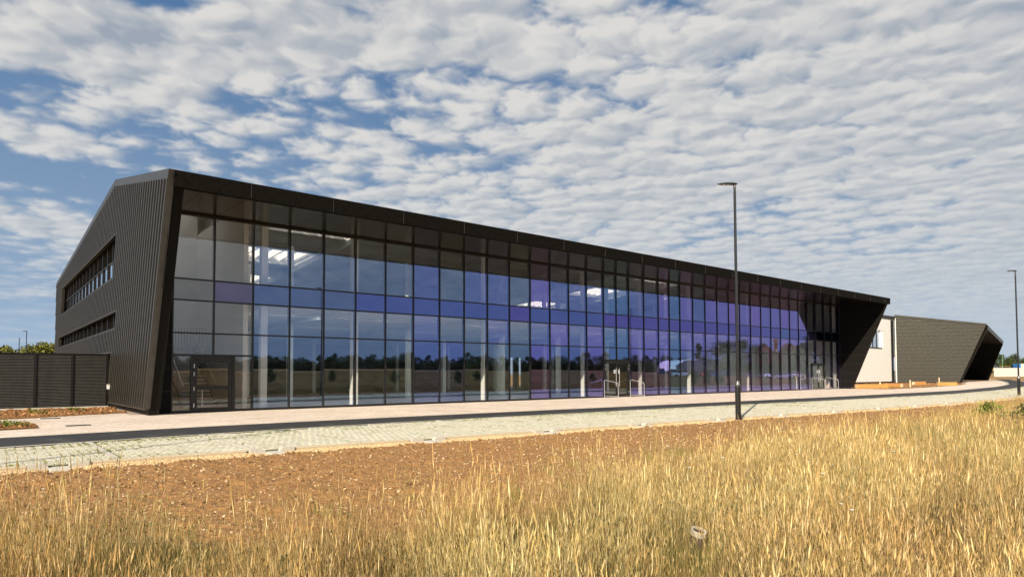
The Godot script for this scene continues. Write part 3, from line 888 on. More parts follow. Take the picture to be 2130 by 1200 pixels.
func curtain_wall(hall: Node3D) -> void:
	var cw := empty(hall, "curtain_wall")
	tag(cw, "mirrored glass curtain wall with black mullions", "")
	for i in MULL.size():
		var x: float = MULL[i]
		var low := 0.0
		if i == 1: low = 2.41
		if i == 17 or i == 35: low = 2.5
		bx(cw, "mullion", M.frame, Vector3(x, (8.42 + low) / 2, FRONT - 0.07), Vector3(0.062, 8.42 - low, 0.24))
	for r in ROWS.size():
		var y: float = ROWS[r]
		for i in MULL.size() - 1:
			if r == 0 and (i in [0, 1, 16, 17, 34, 35]): continue
			bx(cw, "transom", M.frame, Vector3((MULL[i] + MULL[i + 1]) / 2, y if r else 0.05, FRONT - 0.06), Vector3(MULL[i + 1] - MULL[i] - 0.062, 0.062 if r in [1, 2, 3] else 0.1, 0.2))
	bx(cw, "transom", M.frame, Vector3(7.84, 2.41, FRONT - 0.06), Vector3(3.18, 0.08, 0.2))
	for i in MULL.size() - 1:
		var x0: float = MULL[i] + 0.025
		var x1: float = MULL[i + 1] - 0.025
		for r in 4:
			var y0: float = ROWS[r] + 0.02
			var y1: float = ROWS[r + 1] - 0.02
			var t := glass_for(i, r, (x0 + x1) / 2)
			if r == 2:
				if i > 1: t = ("blue" if i < 5 else "indigo") if (x0 + x1) / 2 < 24.0 else ("violet" if rng.randf() < 0.7 else "indigo")  # spandrels carry the same painted hue shift towards violet
				bx(cw, "spandrel", M["spandrel_" + t], Vector3((x0 + x1) / 2, (y0 + y1) / 2, FRONT - 0.015), Vector3(x1 - x0, y1 - y0, 0.03)).rotation = Vector3(rng.randf_range(-0.0012, 0.0012), rng.randf_range(-0.0012, 0.0012), 0)
				continue
			if r == 0:
				if i < 2: y0 = 2.45
				if i in [16, 17, 34, 35]: y0 = 2.56
			pane(cw, M["glass_" + t], x0, x1, y0, y1, FRONT)
	# side lights of the single door
	pane(cw, M.glass_neutral, 6.25, 6.92, 0.1, 2.37, FRONT)
	pane(cw, M.glass_neutral, 8.73, 9.43, 0.1, 2.37, FRONT)
	bx(cw, "transom", M.frame, Vector3(6.57, 0.05, FRONT - 0.06), Vector3(0.7, 0.1, 0.2))
	bx(cw, "transom", M.frame, Vector3(9.07, 0.05, FRONT - 0.06), Vector3(0.72, 0.1, 0.2))
	bx(cw, "closing_panel", M.fin_panel, Vector3(5.89, 4.2, FRONT - 0.05), Vector3(0.6, 8.4, 0.12))
	for k in 5:
		bx(cw, "panel_joint", M.fascia_joint, Vector3(5.89, 0.9 + k * 0.95, FRONT + 0.012), Vector3(0.6, 0.012, 0.006))
	# single door on the left
	var d := empty(hall, "single_door")
	tag(d, "black framed single glass door with a mid rail", "")
	for q: Array in [[6.99, 1.2, 0.12, 2.34], [8.64, 1.2, 0.12, 2.34]]:
		bx(d, "jamb", M.frame, Vector3(q[0], q[1], FRONT - 0.02), Vector3(q[2], q[3], 0.18))
	bx(d, "head", M.frame, Vector3(7.815, 2.3, FRONT - 0.02), Vector3(1.52, 0.14, 0.17))
	for q: Array in [[7.12, 1.11, 0.13, 2.2], [8.51, 1.11, 0.13, 2.2]]:
		bx(d, "stile", M.frame, Vector3(q[0], q[1], FRONT), Vector3(q[2], q[3], 0.1))
	for q: Array in [[2.16, 0.12], [1.04, 0.16], [0.1, 0.18]]:
		bx(d, "rail", M.frame, Vector3(7.815, q[0], FRONT), Vector3(1.25, q[1], 0.095))
	pane(d, M.glass_neutral, 7.18, 8.45, 1.12, 2.1, FRONT)
	pane(d, M.glass_neutral, 7.18, 8.45, 0.19, 0.96, FRONT)
	for y: float in [0.3, 1.0, 1.62, 1.95]:
		bx(d, "hinge", M.steel, Vector3(7.05, y, FRONT + 0.085), Vector3(0.035, 0.17, 0.03))
	var hs := Shape.new()
	hs.tube([Vector3(7.42, 0.25, FRONT - 0.1), Vector3(7.42, 1.0, FRONT - 0.1)], 0.016)
	put(d, "handle", hs.mesh(), M.steel)
	# the two double doors
	for q: Array in [[32.41, 34.92, "azure", "double glass door in the middle of the curtain wall"], [61.5, 64.16, "violet", "double glass door near the far fin"]]:
		var dd := empty(hall, "double_door")
		tag(dd, q[3], "")
		var a: float = q[0]
		var b: float = q[1]
		var m := (a + b) / 2
		bx(dd, "jamb", M.frame, Vector3(a + 0.05, 1.25, FRONT - 0.02), Vector3(0.11, 2.5, 0.16))
		bx(dd, "jamb", M.frame, Vector3(b - 0.05, 1.25, FRONT - 0.02), Vector3(0.11, 2.5, 0.16))
		bx(dd, "head", M.frame, Vector3(m, 2.46, FRONT - 0.02), Vector3(b - a - 0.22, 0.16, 0.16))
		bx(dd, "closer_cover", M.frame, Vector3(m, 2.31, FRONT + 0.02), Vector3(b - a - 0.3, 0.1, 0.1))
		for sd: float in [-1.0, 1.0]:
			var leaf := empty(dd, "leaf")
			var c := m + sd * (b - a - 0.24) / 4
			var w := (b - a - 0.26) / 2
			bx(leaf, "stile", M.frame, Vector3(c - w / 2 + 0.04, 1.2, FRONT), Vector3(0.075, 2.36, 0.08))
			bx(leaf, "stile", M.frame, Vector3(c + w / 2 - 0.04, 1.2, FRONT), Vector3(0.075, 2.36, 0.08))
			bx(leaf, "rail", M.frame, Vector3(c, 0.12, FRONT), Vector3(w - 0.15, 0.2, 0.08))
			pane(leaf, M.glass_neutral, c - w / 2 + 0.07, c + w / 2 - 0.07, 0.21, 2.26, FRONT)
			var hb := Shape.new()
			var hx := m + sd * 0.16
			hb.tube([Vector3(hx, 0.7, FRONT + 0.1), Vector3(hx, 1.95, FRONT + 0.1)], 0.018)
			hb.tube([Vector3(hx, 0.9, FRONT + 0.1), Vector3(hx, 0.9, FRONT + 0.02)], 0.012)
			hb.tube([Vector3(hx, 1.8, FRONT + 0.1), Vector3(hx, 1.8, FRONT + 0.02)], 0.012)
			put(leaf, "handle", hb.mesh(), M.hoop_steel)
			bx(leaf, "notice", M.paint_white, Vector3(m + sd * 0.22, 1.72, FRONT + 0.012), Vector3(0.16, 0.22, 0.004))
			bx(leaf, "notice_mark", M.sign_blue, Vector3(m + sd * 0.22, 1.72, FRONT + 0.016), Vector3(0.09, 0.11, 0.003))
			for y: float in [0.35, 1.9, 2.15]:
				bx(leaf, "hinge", M.steel, Vector3(m + sd * (b - a - 0.16) / 2, y, FRONT + 0.07), Vector3(0.04, 0.15, 0.03))
		if a > 40.0:
			bx(dd, "side_panel", M.frame, Vector3((MULL[34] + a) / 2 + 0.02, 1.25, FRONT - 0.03), Vector3(a - MULL[34] - 0.1, 0.08, 0.1))
			pane(dd, M.glass_violet, MULL[34] + 0.03, a, 0.1, 2.5, FRONT)

func hoop(at: Vector3, label: String) -> void:
	var t := thing("handrail_hoop", label, "handrail", at, 0.0, "steel hoops guarding the double doors")
	var s := Shape.new()
	var p := [Vector3(0, 0, 0), Vector3(0, 1.12, 0), Vector3(0, 1.16, 0.06), Vector3(0, 0.98, 1.1), Vector3(0, 0.9, 1.2), Vector3(0, 0, 1.22)]
	s.tube(p, 0.019, 8)
	put(t, "hoop_rail", s.mesh(), M.hoop_steel)
	s = Shape.new()
	s.tube([Vector3(0, 0.1, 0), Vector3(0, 0.1, 1.22)], 0.016, 8)
	put(t, "bottom_rail", s.mesh(), M.hoop_steel)

func hall_roof(hall: Node3D) -> void:
	# rooflights are open holes; the stair-core one is unseen, added to brighten it
	var xs := [XL + 0.13, 6.1, 9.2, 13.4, 18.8, 47.4, 52.6, XR + 0.55]
	var zs := [-66.7, -57.6, -53.4, -48.6, -44.4, -39.6, -36.6, -35.4, -33.4, -30.1, -25.0]
	var lights := [[13.4, 18.8], [47.4, 52.6], [6.1, 9.2]]  # last pair: added rooflight, out of view, filling the stair core with light
	var s := Shape.new()
	for i in xs.size() - 1:
		for j in zs.size() - 1:
			var hole: bool = ((i == 3 or i == 5) and (j in [1, 3, 5, 6])) or (i == 1 and (j in [5, 6, 7]))
			if hole: continue
			var a: float = xs[i]
			var b: float = xs[i + 1]
			var c: float = zs[j]
			var d: float = zs[j + 1]
			s.quad(Vector3(a, roof_y(d), d), Vector3(b, roof_y(d), d), Vector3(b, roof_y(c), c), Vector3(a, roof_y(c), c))
			if j < zs.size() - 2:
				s.quad(Vector3(a, roof_y(c) - 0.35, c), Vector3(b, roof_y(c) - 0.35, c), Vector3(b, roof_y(d) - 0.35, d), Vector3(a, roof_y(d) - 0.35, d))
	var roof := put(hall, "roof", s.mesh(), M.deck_white)
	for L: Array in lights:
		for q: Array in ([[-57.6, -53.4], [-48.6, -44.4], [-39.6, -35.4]] if L[0] > 10.0 else [[-39.6, -33.4]]):
			var w := Shape.new()
			var x0: float = L[0]
			var x1: float = L[1]
			var z0: float = q[0]
			var z1: float = q[1]
			var h := 0.25
			var up := func(x: float, z: float) -> Vector3: return Vector3(x, roof_y(z) + h, z)
			var dn := func(x: float, z: float) -> Vector3: return Vector3(x, roof_y(z) - 0.55, z)
			w.quad(dn.call(x0, z0), dn.call(x1, z0), up.call(x1, z0), up.call(x0, z0))
			w.quad(dn.call(x1, z1), dn.call(x0, z1), up.call(x0, z1), up.call(x1, z1))
			w.quad(dn.call(x0, z1), dn.call(x0, z0), up.call(x0, z0), up.call(x0, z1))
			w.quad(dn.call(x1, z0), dn.call(x1, z1), up.call(x1, z1), up.call(x1, z0))
			var rl := put(roof, "rooflight_kerb", w.mesh(), M.paint_white)
			var g := Shape.new()
			g.quad(up.call(x0, z1), up.call(x1, z1), up.call(x1, z0), up.call(x0, z0))
			put(roof, "rooflight_pane", g.mesh(), M.clear_glass)
			for k in 6:
				var bar := Shape.new()
				var xx := lerpf(x0, x1, (k + 0.5) / 6.0)
				bar.prism([Vector2(z0, roof_y(z0) + 0.2), Vector2(z1, roof_y(z1) + 0.2), Vector2(z1, roof_y(z1) - 0.3), Vector2(z0, roof_y(z0) - 0.3)], xx - 0.04, xx + 0.04, 0)
				put(roof, "baffle", bar.mesh(), M.paint_white)
	# purlins and rafters
	for i in 8:
		var x: float = [10.1, 18.7, 22.8, 31.05, 37.0, 42.8, 52.3, 60.0][i]
		for seg: Array in [[-30.3, -36.6], [-36.6, -66.4]]:
			var b := Shape.new()
			b.prism([Vector2(seg[0], roof_y(seg[0]) - 0.36), Vector2(seg[1], roof_y(seg[1]) - 0.36), Vector2(seg[1], roof_y(seg[1]) - 0.95), Vector2(seg[0], roof_y(seg[0]) - 0.95)], x - 0.11, x + 0.11, 0)
			put(roof, "rafter", b.mesh(), M.paint_white)
	for k in 15:
		var z := -31.6 - k * 2.35
		if (z < -35.5 and z > -39.6) or (z < -44.5 and z > -48.5) or (z < -53.5 and z > -57.5): continue
		bx(roof, "purlin", M.paint_white, Vector3(38.5, roof_y(z) - 0.47, z), Vector3(57.6, 0.22, 0.09))
	# fascia panels over the whole length, soffit panels below
	var fascia := empty(hall, "fascia")
	tag(fascia, "dark fascia along the roof edge", "")
	var soffit := empty(hall, "soffit")
	tag(soffit, "glossy dark soffit mirroring the glass front", "")
	var at := XL + 0.13
	var nxt := 7.9
	while at < XR + 0.5:
		var b := minf(nxt, XR + 0.55)
		var f := Shape.new()
		f.prism([Vector2(-25.0, 8.8), Vector2(-25.04, 8.22), Vector2(-25.3, 8.22), Vector2(-25.3, 8.6)], at + 0.005, b - 0.005, 0)
		put(fascia, "fascia_panel", f.mesh(), M.fascia)
		bx(fascia, "joint_cover", M.fascia_joint, Vector3(b - 0.003, 8.51, -25.012), Vector3(0.016, 0.55, 0.02))
		at = b
		nxt = b + 3.28
	for i in range(-1, MULL.size() - 1):
		var a: float = (MULL[i] if i >= 0 else XL + 0.5) + 0.006
		var b: float = MULL[i + 1] - 0.006
		for k in 2:
			var za: float = [-25.31, -27.42][k]
			var zb: float = [-27.41, FRONT + 0.02][k]
			var f := Shape.new()
			var ya := lerpf(8.25, 8.4, (-25.3 - za) / 4.3)
			var yb := lerpf(8.25, 8.4, (-25.3 - zb) / 4.3)
			f.prism([Vector2(za, ya), Vector2(za, ya + 0.04), Vector2(zb, yb + 0.04), Vector2(zb, yb)], a, b, 0)
			put(soffit, "soffit_panel", f.mesh(), M.soffit)
	bx(soffit, "soffit_backing", M.clad_back_shade, Vector3((XL + XR) / 2 + 0.3, 8.47, -27.5), Vector3(XR - XL, 0.04, 4.3))

func hall_inside(hall: Node3D) -> void:
	bx(hall, "floor_slab", M.screed, Vector3(36.6, -0.1, -48.2), Vector3(62.9, 0.23, 36.9))
	# upper floor with a ribbed soffit, held back from the glass
	var uf := empty(hall, "upper_floor")
	bx(uf, "slab", M.paint_white, Vector3(38.5, 5.2, -48.2), Vector3(58.4, 0.5, 36.2))
	for k in 24:
		bx(uf, "floor_rib", M.deck_white, Vector3(38.5, 4.86, -31.0 - k * 1.5), Vector3(58.0, 0.18, 0.28))
	for x: float in [10.1, 14.6, 22.8, 31.05, 36.95, 42.8, 51.4, 60.0]:
		bx(uf, "floor_beam", M.paint_white, Vector3(x, 4.78, -48.2), Vector3(0.3, 0.36, 36.0))
	for z: float in [-30.15, -38.8, -46.9, -55.0]:
		for x: float in [10.1, 14.6, 22.8, 31.05, 36.95, 42.8, 51.4, 60.0, 67.0]:
			if z < -35.0 and x == 10.1: continue
			bx(hall, "column", M.column_white, Vector3(x, 4.4, z), Vector3(0.3, 8.8 + 0.2 * (-25.0 - maxf(z, -36.6)) - 1.2, 0.3))
	# end walls, rear wall with three slot windows
	var ew := Shape.new()
	ew.prism([Vector2(-30.0, 0.0), Vector2(-30.0, 9.4), Vector2(-36.6, 10.75), Vector2(-66.4, 9.05), Vector2(-66.4, 0.0)], XR - 0.25, XR + 0.5, 0)
	put(hall, "end_wall", ew.mesh(), M.block_white)
	var gl := Shape.new()
	gl.prism([Vector2(-30.05, 0.0), Vector2(-30.05, 9.4), Vector2(-36.6, 10.75), Vector2(-66.4, 9.05), Vector2(-66.4, 0.0)], XL + 0.72, XL + 0.8, 0)
	put(hall, "gable_lining", gl.mesh(), M.block_white)
	var back := empty(hall, "rear_wall")
	var cuts := [[52.0, 52.7], [54.2, 55.1], [56.0, 56.5]]
	var x := XL + 0.14
	for c: Array in cuts + [[XR + 0.5, 0.0]]:
		bx(back, "wall_panel", M.rear_grey, Vector3((x + c[0]) / 2, 4.6, -66.55), Vector3(c[0] - x, 9.2, 0.25))
		if c[1] > 0:
			bx(back, "wall_panel", M.rear_grey, Vector3((c[0] + c[1]) / 2, 6.5, -66.55), Vector3(c[1] - c[0], 5.4, 0.24))
			pane(back, M.clear_glass, c[0], c[1], 0.05, 3.8, -66.5, 0.0)
			x = c[1]
	# stair core in the first two bays
	bx(hall, "core_wall", M.block_white, Vector3(9.36, 4.65, -34.6), Vector3(0.2, 9.3, 8.6))
	bx(hall, "core_wall", M.block_white, Vector3(7.6, 5.2, -38.9), Vector3(3.5, 10.4, 0.2))
	var st := empty(hall, "staircase")
	for k in 16:
		bx(st, "tread", M.tread, Vector3(7.75, 0.17 * (k + 1), -31.4 - k * 0.27), Vector3(1.35, 0.05, 0.3))
	bx(st, "landing", M.tread, Vector3(7.6, 2.85, -37.0), Vector3(3.2, 0.16, 2.2))
	for sx: float in [7.05, 8.45]:
		var sh := Shape.new()
		sh.prism([Vector2(-31.2, 0.0), Vector2(-31.2, 0.25), Vector2(-35.6, 2.95), Vector2(-35.6, 2.65)], sx - 0.03, sx + 0.03, 0)
		put(st, "stringer", sh.mesh(), M.stair_steel)
		var hr := Shape.new()
		hr.tube([Vector3(sx, 1.05, -31.3), Vector3(sx, 3.8, -35.7), Vector3(sx, 3.9, -36.0)], 0.025, 6)
		put(st, "stair_rail", hr.mesh(), M.steel)
	var gr := Shape.new()
	gr.tube([Vector3(6.1, 3.95, -35.95), Vector3(9.2, 3.95, -35.95)], 0.025, 6)
	put(st, "guard_rail", gr.mesh(), M.steel)
	for k in 22:
		bx(st, "baluster", M.stair_steel, Vector3(6.15 + k * 0.14, 3.4, -35.95), Vector3(0.016, 1.05, 0.016))

func ceiling_lights(hall: Node3D) -> void:
	# rows of thin linear fittings, lit: the bright streaks under the ceilings
	var spots := []
	for x: float in [12.4, 18.6, 26.9, 34.0, 47.0, 55.6, 63.6]:
		for z: float in [-34.2, -42.0]:
			if not (z < -40.0 and x == 12.4): spots.append([Vector3(x, 4.83, z), 3.2, 4.5])
	for q: Array in spots:
		bx(hall, "ceiling_light", M.lit_tube, q[0], Vector3(q[1], 0.03, 0.05))
		var l := AreaLight3D.new()
		l.name = "tube_light"
		l.area_size = Vector2(q[1], 0.05)
		l.light_energy = q[2]
		l.light_color = Color(0.95, 1.0, 0.95)
		l.set("area_range", 40.0)
		l.shadow_enabled = true
		hall.add_child(l, true)
		l.transform = Transform3D(Basis(Vector3.RIGHT, -PI / 2), q[0] - Vector3(0, 0.02, 0))

func make_hall() -> void:
	var hall := thing("glazed_hall", "long black hall with raked canopy and blue mirrored glass front", "building")
	gable(hall)
	fin(hall, "gable_fin", XL + 0.12, XL + 0.5, "raked dark leading edge of the gable")
	fin(hall, "end_fin", XR, XR + 0.5, "raked dark fin closing the far end")
	for k in 9:
		var y := 0.75 + k * 0.86
		bx(hall, "fin_joint", M.fascia_joint, Vector3(XR - 0.002, y, (-28.45 + RAKE * y + FRONT) / 2), Vector3(0.012, 0.012, -28.5 + RAKE * y - FRONT))
	curtain_wall(hall)
	hall_roof(hall)
	hall_inside(hall)
	ceiling_lights(hall)
	hoop(Vector3(32.36, 0, FRONT + 0.06), "steel hoop left of the middle double door")
	hoop(Vector3(35.0, 0, FRONT + 0.06), "steel hoop to the other side of the middle double door")
	hoop(Vector3(61.4, 0, FRONT + 0.06), "steel hoop left of the double door near the far fin")
	hoop(Vector3(64.2, 0, FRONT + 0.06), "steel hoop between the last double door and the far fin")

# ------------------------------------------------------------------ things around the hall
func make_fence() -> void:
	var z := -37.5
	var t := thing("louvre_fence", "black louvred fence panels running up to the gable", "fence", Vector3(0, 0, z))
	var posts := [4.98, 3.545, 2.11, 0.675, -0.76, -2.2, -3.63]
	for x: float in posts:
		bx(t, "post", M.frame, Vector3(x, 1.32, 0), Vector3(0.1, 2.64, 0.12))
	for i in posts.size() - 1:
		var a: float = posts[i + 1] + 0.05
		var b: float = posts[i] - 0.05
		bx(t, "top_rail", M.frame, Vector3((a + b) / 2, 2.6, 0), Vector3(b - a, 0.05, 0.08))
		bx(t, "bottom_rail", M.frame, Vector3((a + b) / 2, 0.1, 0), Vector3(b - a, 0.06, 0.08))
		bx(t, "stiffener", M.frame, Vector3((a + b) / 2, 1.33, -0.06), Vector3(0.03, 2.4, 0.02))
		if i > 3: continue
		for k in 35:
			var o := bx(t, "slat", M.clad, Vector3((a + b) / 2, 0.17 + k * 0.0695, 0), Vector3.ONE)
			o.transform = Transform3D(Basis(Vector3.RIGHT, 0.95) * Basis.from_scale(Vector3(b - a, 0.01, 0.098)), o.position)
	bx(t, "gravel_board", M.concrete, Vector3(0.7, 0.03, 0.06), Vector3(8.7, 0.1, 0.07))
	var h := thing("hose_box", "small pale box on the wall behind the fence end", "box", Vector3(5.02, 1.0, -37.2))
	bx(h, "box_body", M.paint_white, Vector3.ZERO, Vector3(0.14, 0.2, 0.1))
	bx(h, "box_lid", M.concrete, Vector3(0, 0.12, 0), Vector3(0.16, 0.04, 0.12))

func lamp_post(called: String, at: Vector3, high: float, label: String, group: String, plain_pole := false, turn := 0.0) -> void:
	var t := thing(called, label, "lamp post", at, turn, group)
	var s := Shape.new()
	s.lathe([Vector2(0.0, -0.1), Vector2(0.1, -0.1), Vector2(0.1, 0.03), Vector2(0.092, 0.05), Vector2(0.092, 1.15), Vector2(0.084, 1.2), Vector2(0.0, 1.2)], Vector3.ZERO, 20)
	put(t, "base_sleeve", s.mesh(), M.lamp_black)
	s = Shape.new()
	s.lathe([Vector2(0.088, 1.195), Vector2(0.09, 1.23), Vector2(0.055, 1.34), Vector2(0.045, 1.36)], Vector3.ZERO, 20)
	put(t, "collar", s.mesh(), M.lamp_collar)
	s = Shape.new()
	s.lathe([Vector2(0.05, 1.3), Vector2(0.044, high - 0.3), Vector2(0.038, high - 0.28), Vector2(0.038, high - 0.12), Vector2(0.0, high - 0.12)], Vector3.ZERO, 16)
	put(t, "pole", s.mesh(), M.lamp_black)
	bx(t, "inspection_door", M.lamp_collar if plain_pole else M.lamp_black, Vector3(0, 0.16, 0.088), Vector3(0.07, 0.2, 0.02))
	if plain_pole: return
	s = Shape.new()
	s.lathe([Vector2(0.05, high - 0.16), Vector2(0.05, high - 0.02), Vector2(0.0, high - 0.02)], Vector3.ZERO, 14)
	put(t, "bracket", s.mesh(), M.lamp_collar)
	var prof := [[0.1, 0.03, 0.01], [0.05, 0.08, 0.035], [-0.08, 0.12, 0.05], [-0.3, 0.13, 0.045], [-0.48, 0.1, 0.028], [-0.6, 0.03, 0.006]]
	s = Shape.new()
	for i in prof.size() - 1:
		var ring := []
		for e in 2:
			var p: Array = prof[i + e]
			var r := []
			for k in 12:
				var a := TAU * k / 12.0
				r.append(Vector3(cos(a) * p[1], high - 0.02 + sin(a) * p[2] * (1.0 if sin(a) > 0.0 else 0.7), p[0]))
			ring.append(r)
		for k in 12:
			s.quad(ring[0][k], ring[0][(k + 1) % 12], ring[1][(k + 1) % 12], ring[1][k])
	put(t, "lantern", s.mesh(), M.lamp_black)
	bx(t, "lamp_lens", M.lamp_lens, Vector3(0, high - 0.05, -0.3), Vector3(0.14, 0.012, 0.26))

func make_furniture() -> void:
	lamp_post("lamp_post", Vector3(20.05, -0.05, -12.2), 8.15, "tall black lamp post standing at the kerb before the middle of the glass front", "black lamp posts along the kerb", false, 0.88)
	lamp_post("lamp_post", Vector3(55.6, -0.05, -12.35), 8.7, "farther black lamp post standing beyond the end of the halls", "black lamp posts along the kerb", false, 0.88)
	lamp_post("lamp_post", Vector3(-4.8, -0.05, -12.1), 8.15, "black lamp post casting the long thin shadow over the parking bays", "black lamp posts along the kerb", false, 0.88)
	lamp_post("pole", away(38, 78), 6.3, "bare dark pole beyond the louvre fence", "", true)
	lamp_post("lamp_post", away(53, 80), 7.1, "distant lamp post beyond the louvre fence", "", false, 2.3)
	# slot drains in the pavement
	for q: Array in [[2.5, -24.35, 0.66, "black slot drain grating in the pavement before the gable"], [2.12, -29.05, 0.6, "thin slot drain beside the planting bed below the fence"]]:
		var t := thing("drain_grating", q[3], "drain", Vector3(q[0], 0, q[1]), -0.05, "slot drains in the pavement")
		bx(t, "tray", M.iron, Vector3(0, 0.004, 0), Vector3(q[2], 0.004, 0.3))
		for sd: float in [-1.0, 1.0]:
			bx(t, "frame", M.iron, Vector3(0, 0.01, sd * 0.15), Vector3(q[2], 0.018, 0.02))
		for k in 12:
			bx(t, "bar", M.iron, Vector3(-q[2] / 2 + (k + 0.5) * q[2] / 12.0, 0.011, 0), Vector3(0.018, 0.012, 0.28))
	# timber baulks and stakes on the rough ground
	var beams := [[Vector3(68.4, 0, -28.45), Vector3(71.0, 0, -26.5), 0.38, "longest orange timber baulk, nearest the dark fin"], [Vector3(77.9, 0, -29.5), Vector3(77.3, 0, -27.4), 0.36, "orange timber baulk before the white panel wall"], [Vector3(92.7, 0, -31.5), Vector3(94.8, 0, -30.9), 0.42, "short square orange timber baulk before the shingled wall"], [Vector3(89.1, 0, -27.7), Vector3(90.4, 0, -26.1), 0.42, "orange timber baulk nearest the portal of the shingled hall"]]
	for b: Array in beams:
		var d: Vector3 = b[1] - b[0]
		var t := thing("timber_baulk", b[3], "timber", (b[0] + b[1]) / 2, -atan2(d.z, d.x), "timber baulks on the rough ground")
		var s := Shape.new()
		s.bevel(Vector3(0, b[2] / 2 + 0.03, 0), Vector3(d.length(), b[2], 0.42), 0.02)
		put(t, "baulk", s.mesh(), M.timber)
		for e: float in [-1.0, 1.0]:
			var s2 := Shape.new()
			s2.box(Vector3(e * (d.length() / 2 + 0.002), b[2] / 2 + 0.03, 0), Vector3(0.01, b[2] - 0.05, 0.36))
			put(t, "end_grain", s2.mesh(), M.stake)
	for q: Array in [[77.1, -26.5, 0.78, "pale stake standing alone in the bare soil before the shingled wall"], [92.0, -28.4, 0.95, "pale stake beside the timber baulk nearest the portal"], [74.2, -28.4, 0.6, "pale stake behind the timber baulks near the white wall"]]:
		var t := thing("stake", q[3], "stake", Vector3(q[0], 0, q[1]), rng.randf(), "survey stakes by the far hall")
		var s := Shape.new()
		s.prism([Vector2(-0.05, -0.1), Vector2(-0.05, q[2]), Vector2(0.0, q[2] + 0.03), Vector2(0.05, q[2]), Vector2(0.05, -0.1)], -0.05, 0.05, 2)
		put(t, "post", s.mesh(), M.stake)
	# old drain pipe sticking out of the grass
	var p := thing("drain_pipe", "brown pipe with a pale rim sticking out of the dry grass", "pipe", Vector3(4.5, 0, -3.2))
	var lean := Basis(Vector3(0.77, 0, 0.64).normalized(), 0.26) * Basis(Vector3(0.64, 0, -0.77).normalized(), 0.2)
	var s := Shape.new()
	s.lathe([Vector2(0.056, -0.2), Vector2(0.056, 0.3), Vector2(0.044, 0.3), Vector2(0.044, -0.1)], Vector3.ZERO, 18)
	put(p, "pipe_wall", s.mesh(), M.pipe_clay, Vector3.ZERO, lean)
	s = Shape.new()
	s.lathe([Vector2(0.057, 0.27), Vector2(0.066, 0.274), Vector2(0.066, 0.312), Vector2(0.061, 0.318), Vector2(0.047, 0.314), Vector2(0.045, 0.28)], Vector3.ZERO, 18)
	put(p, "rim", s.mesh(), M.pipe_rim, Vector3.ZERO, lean)

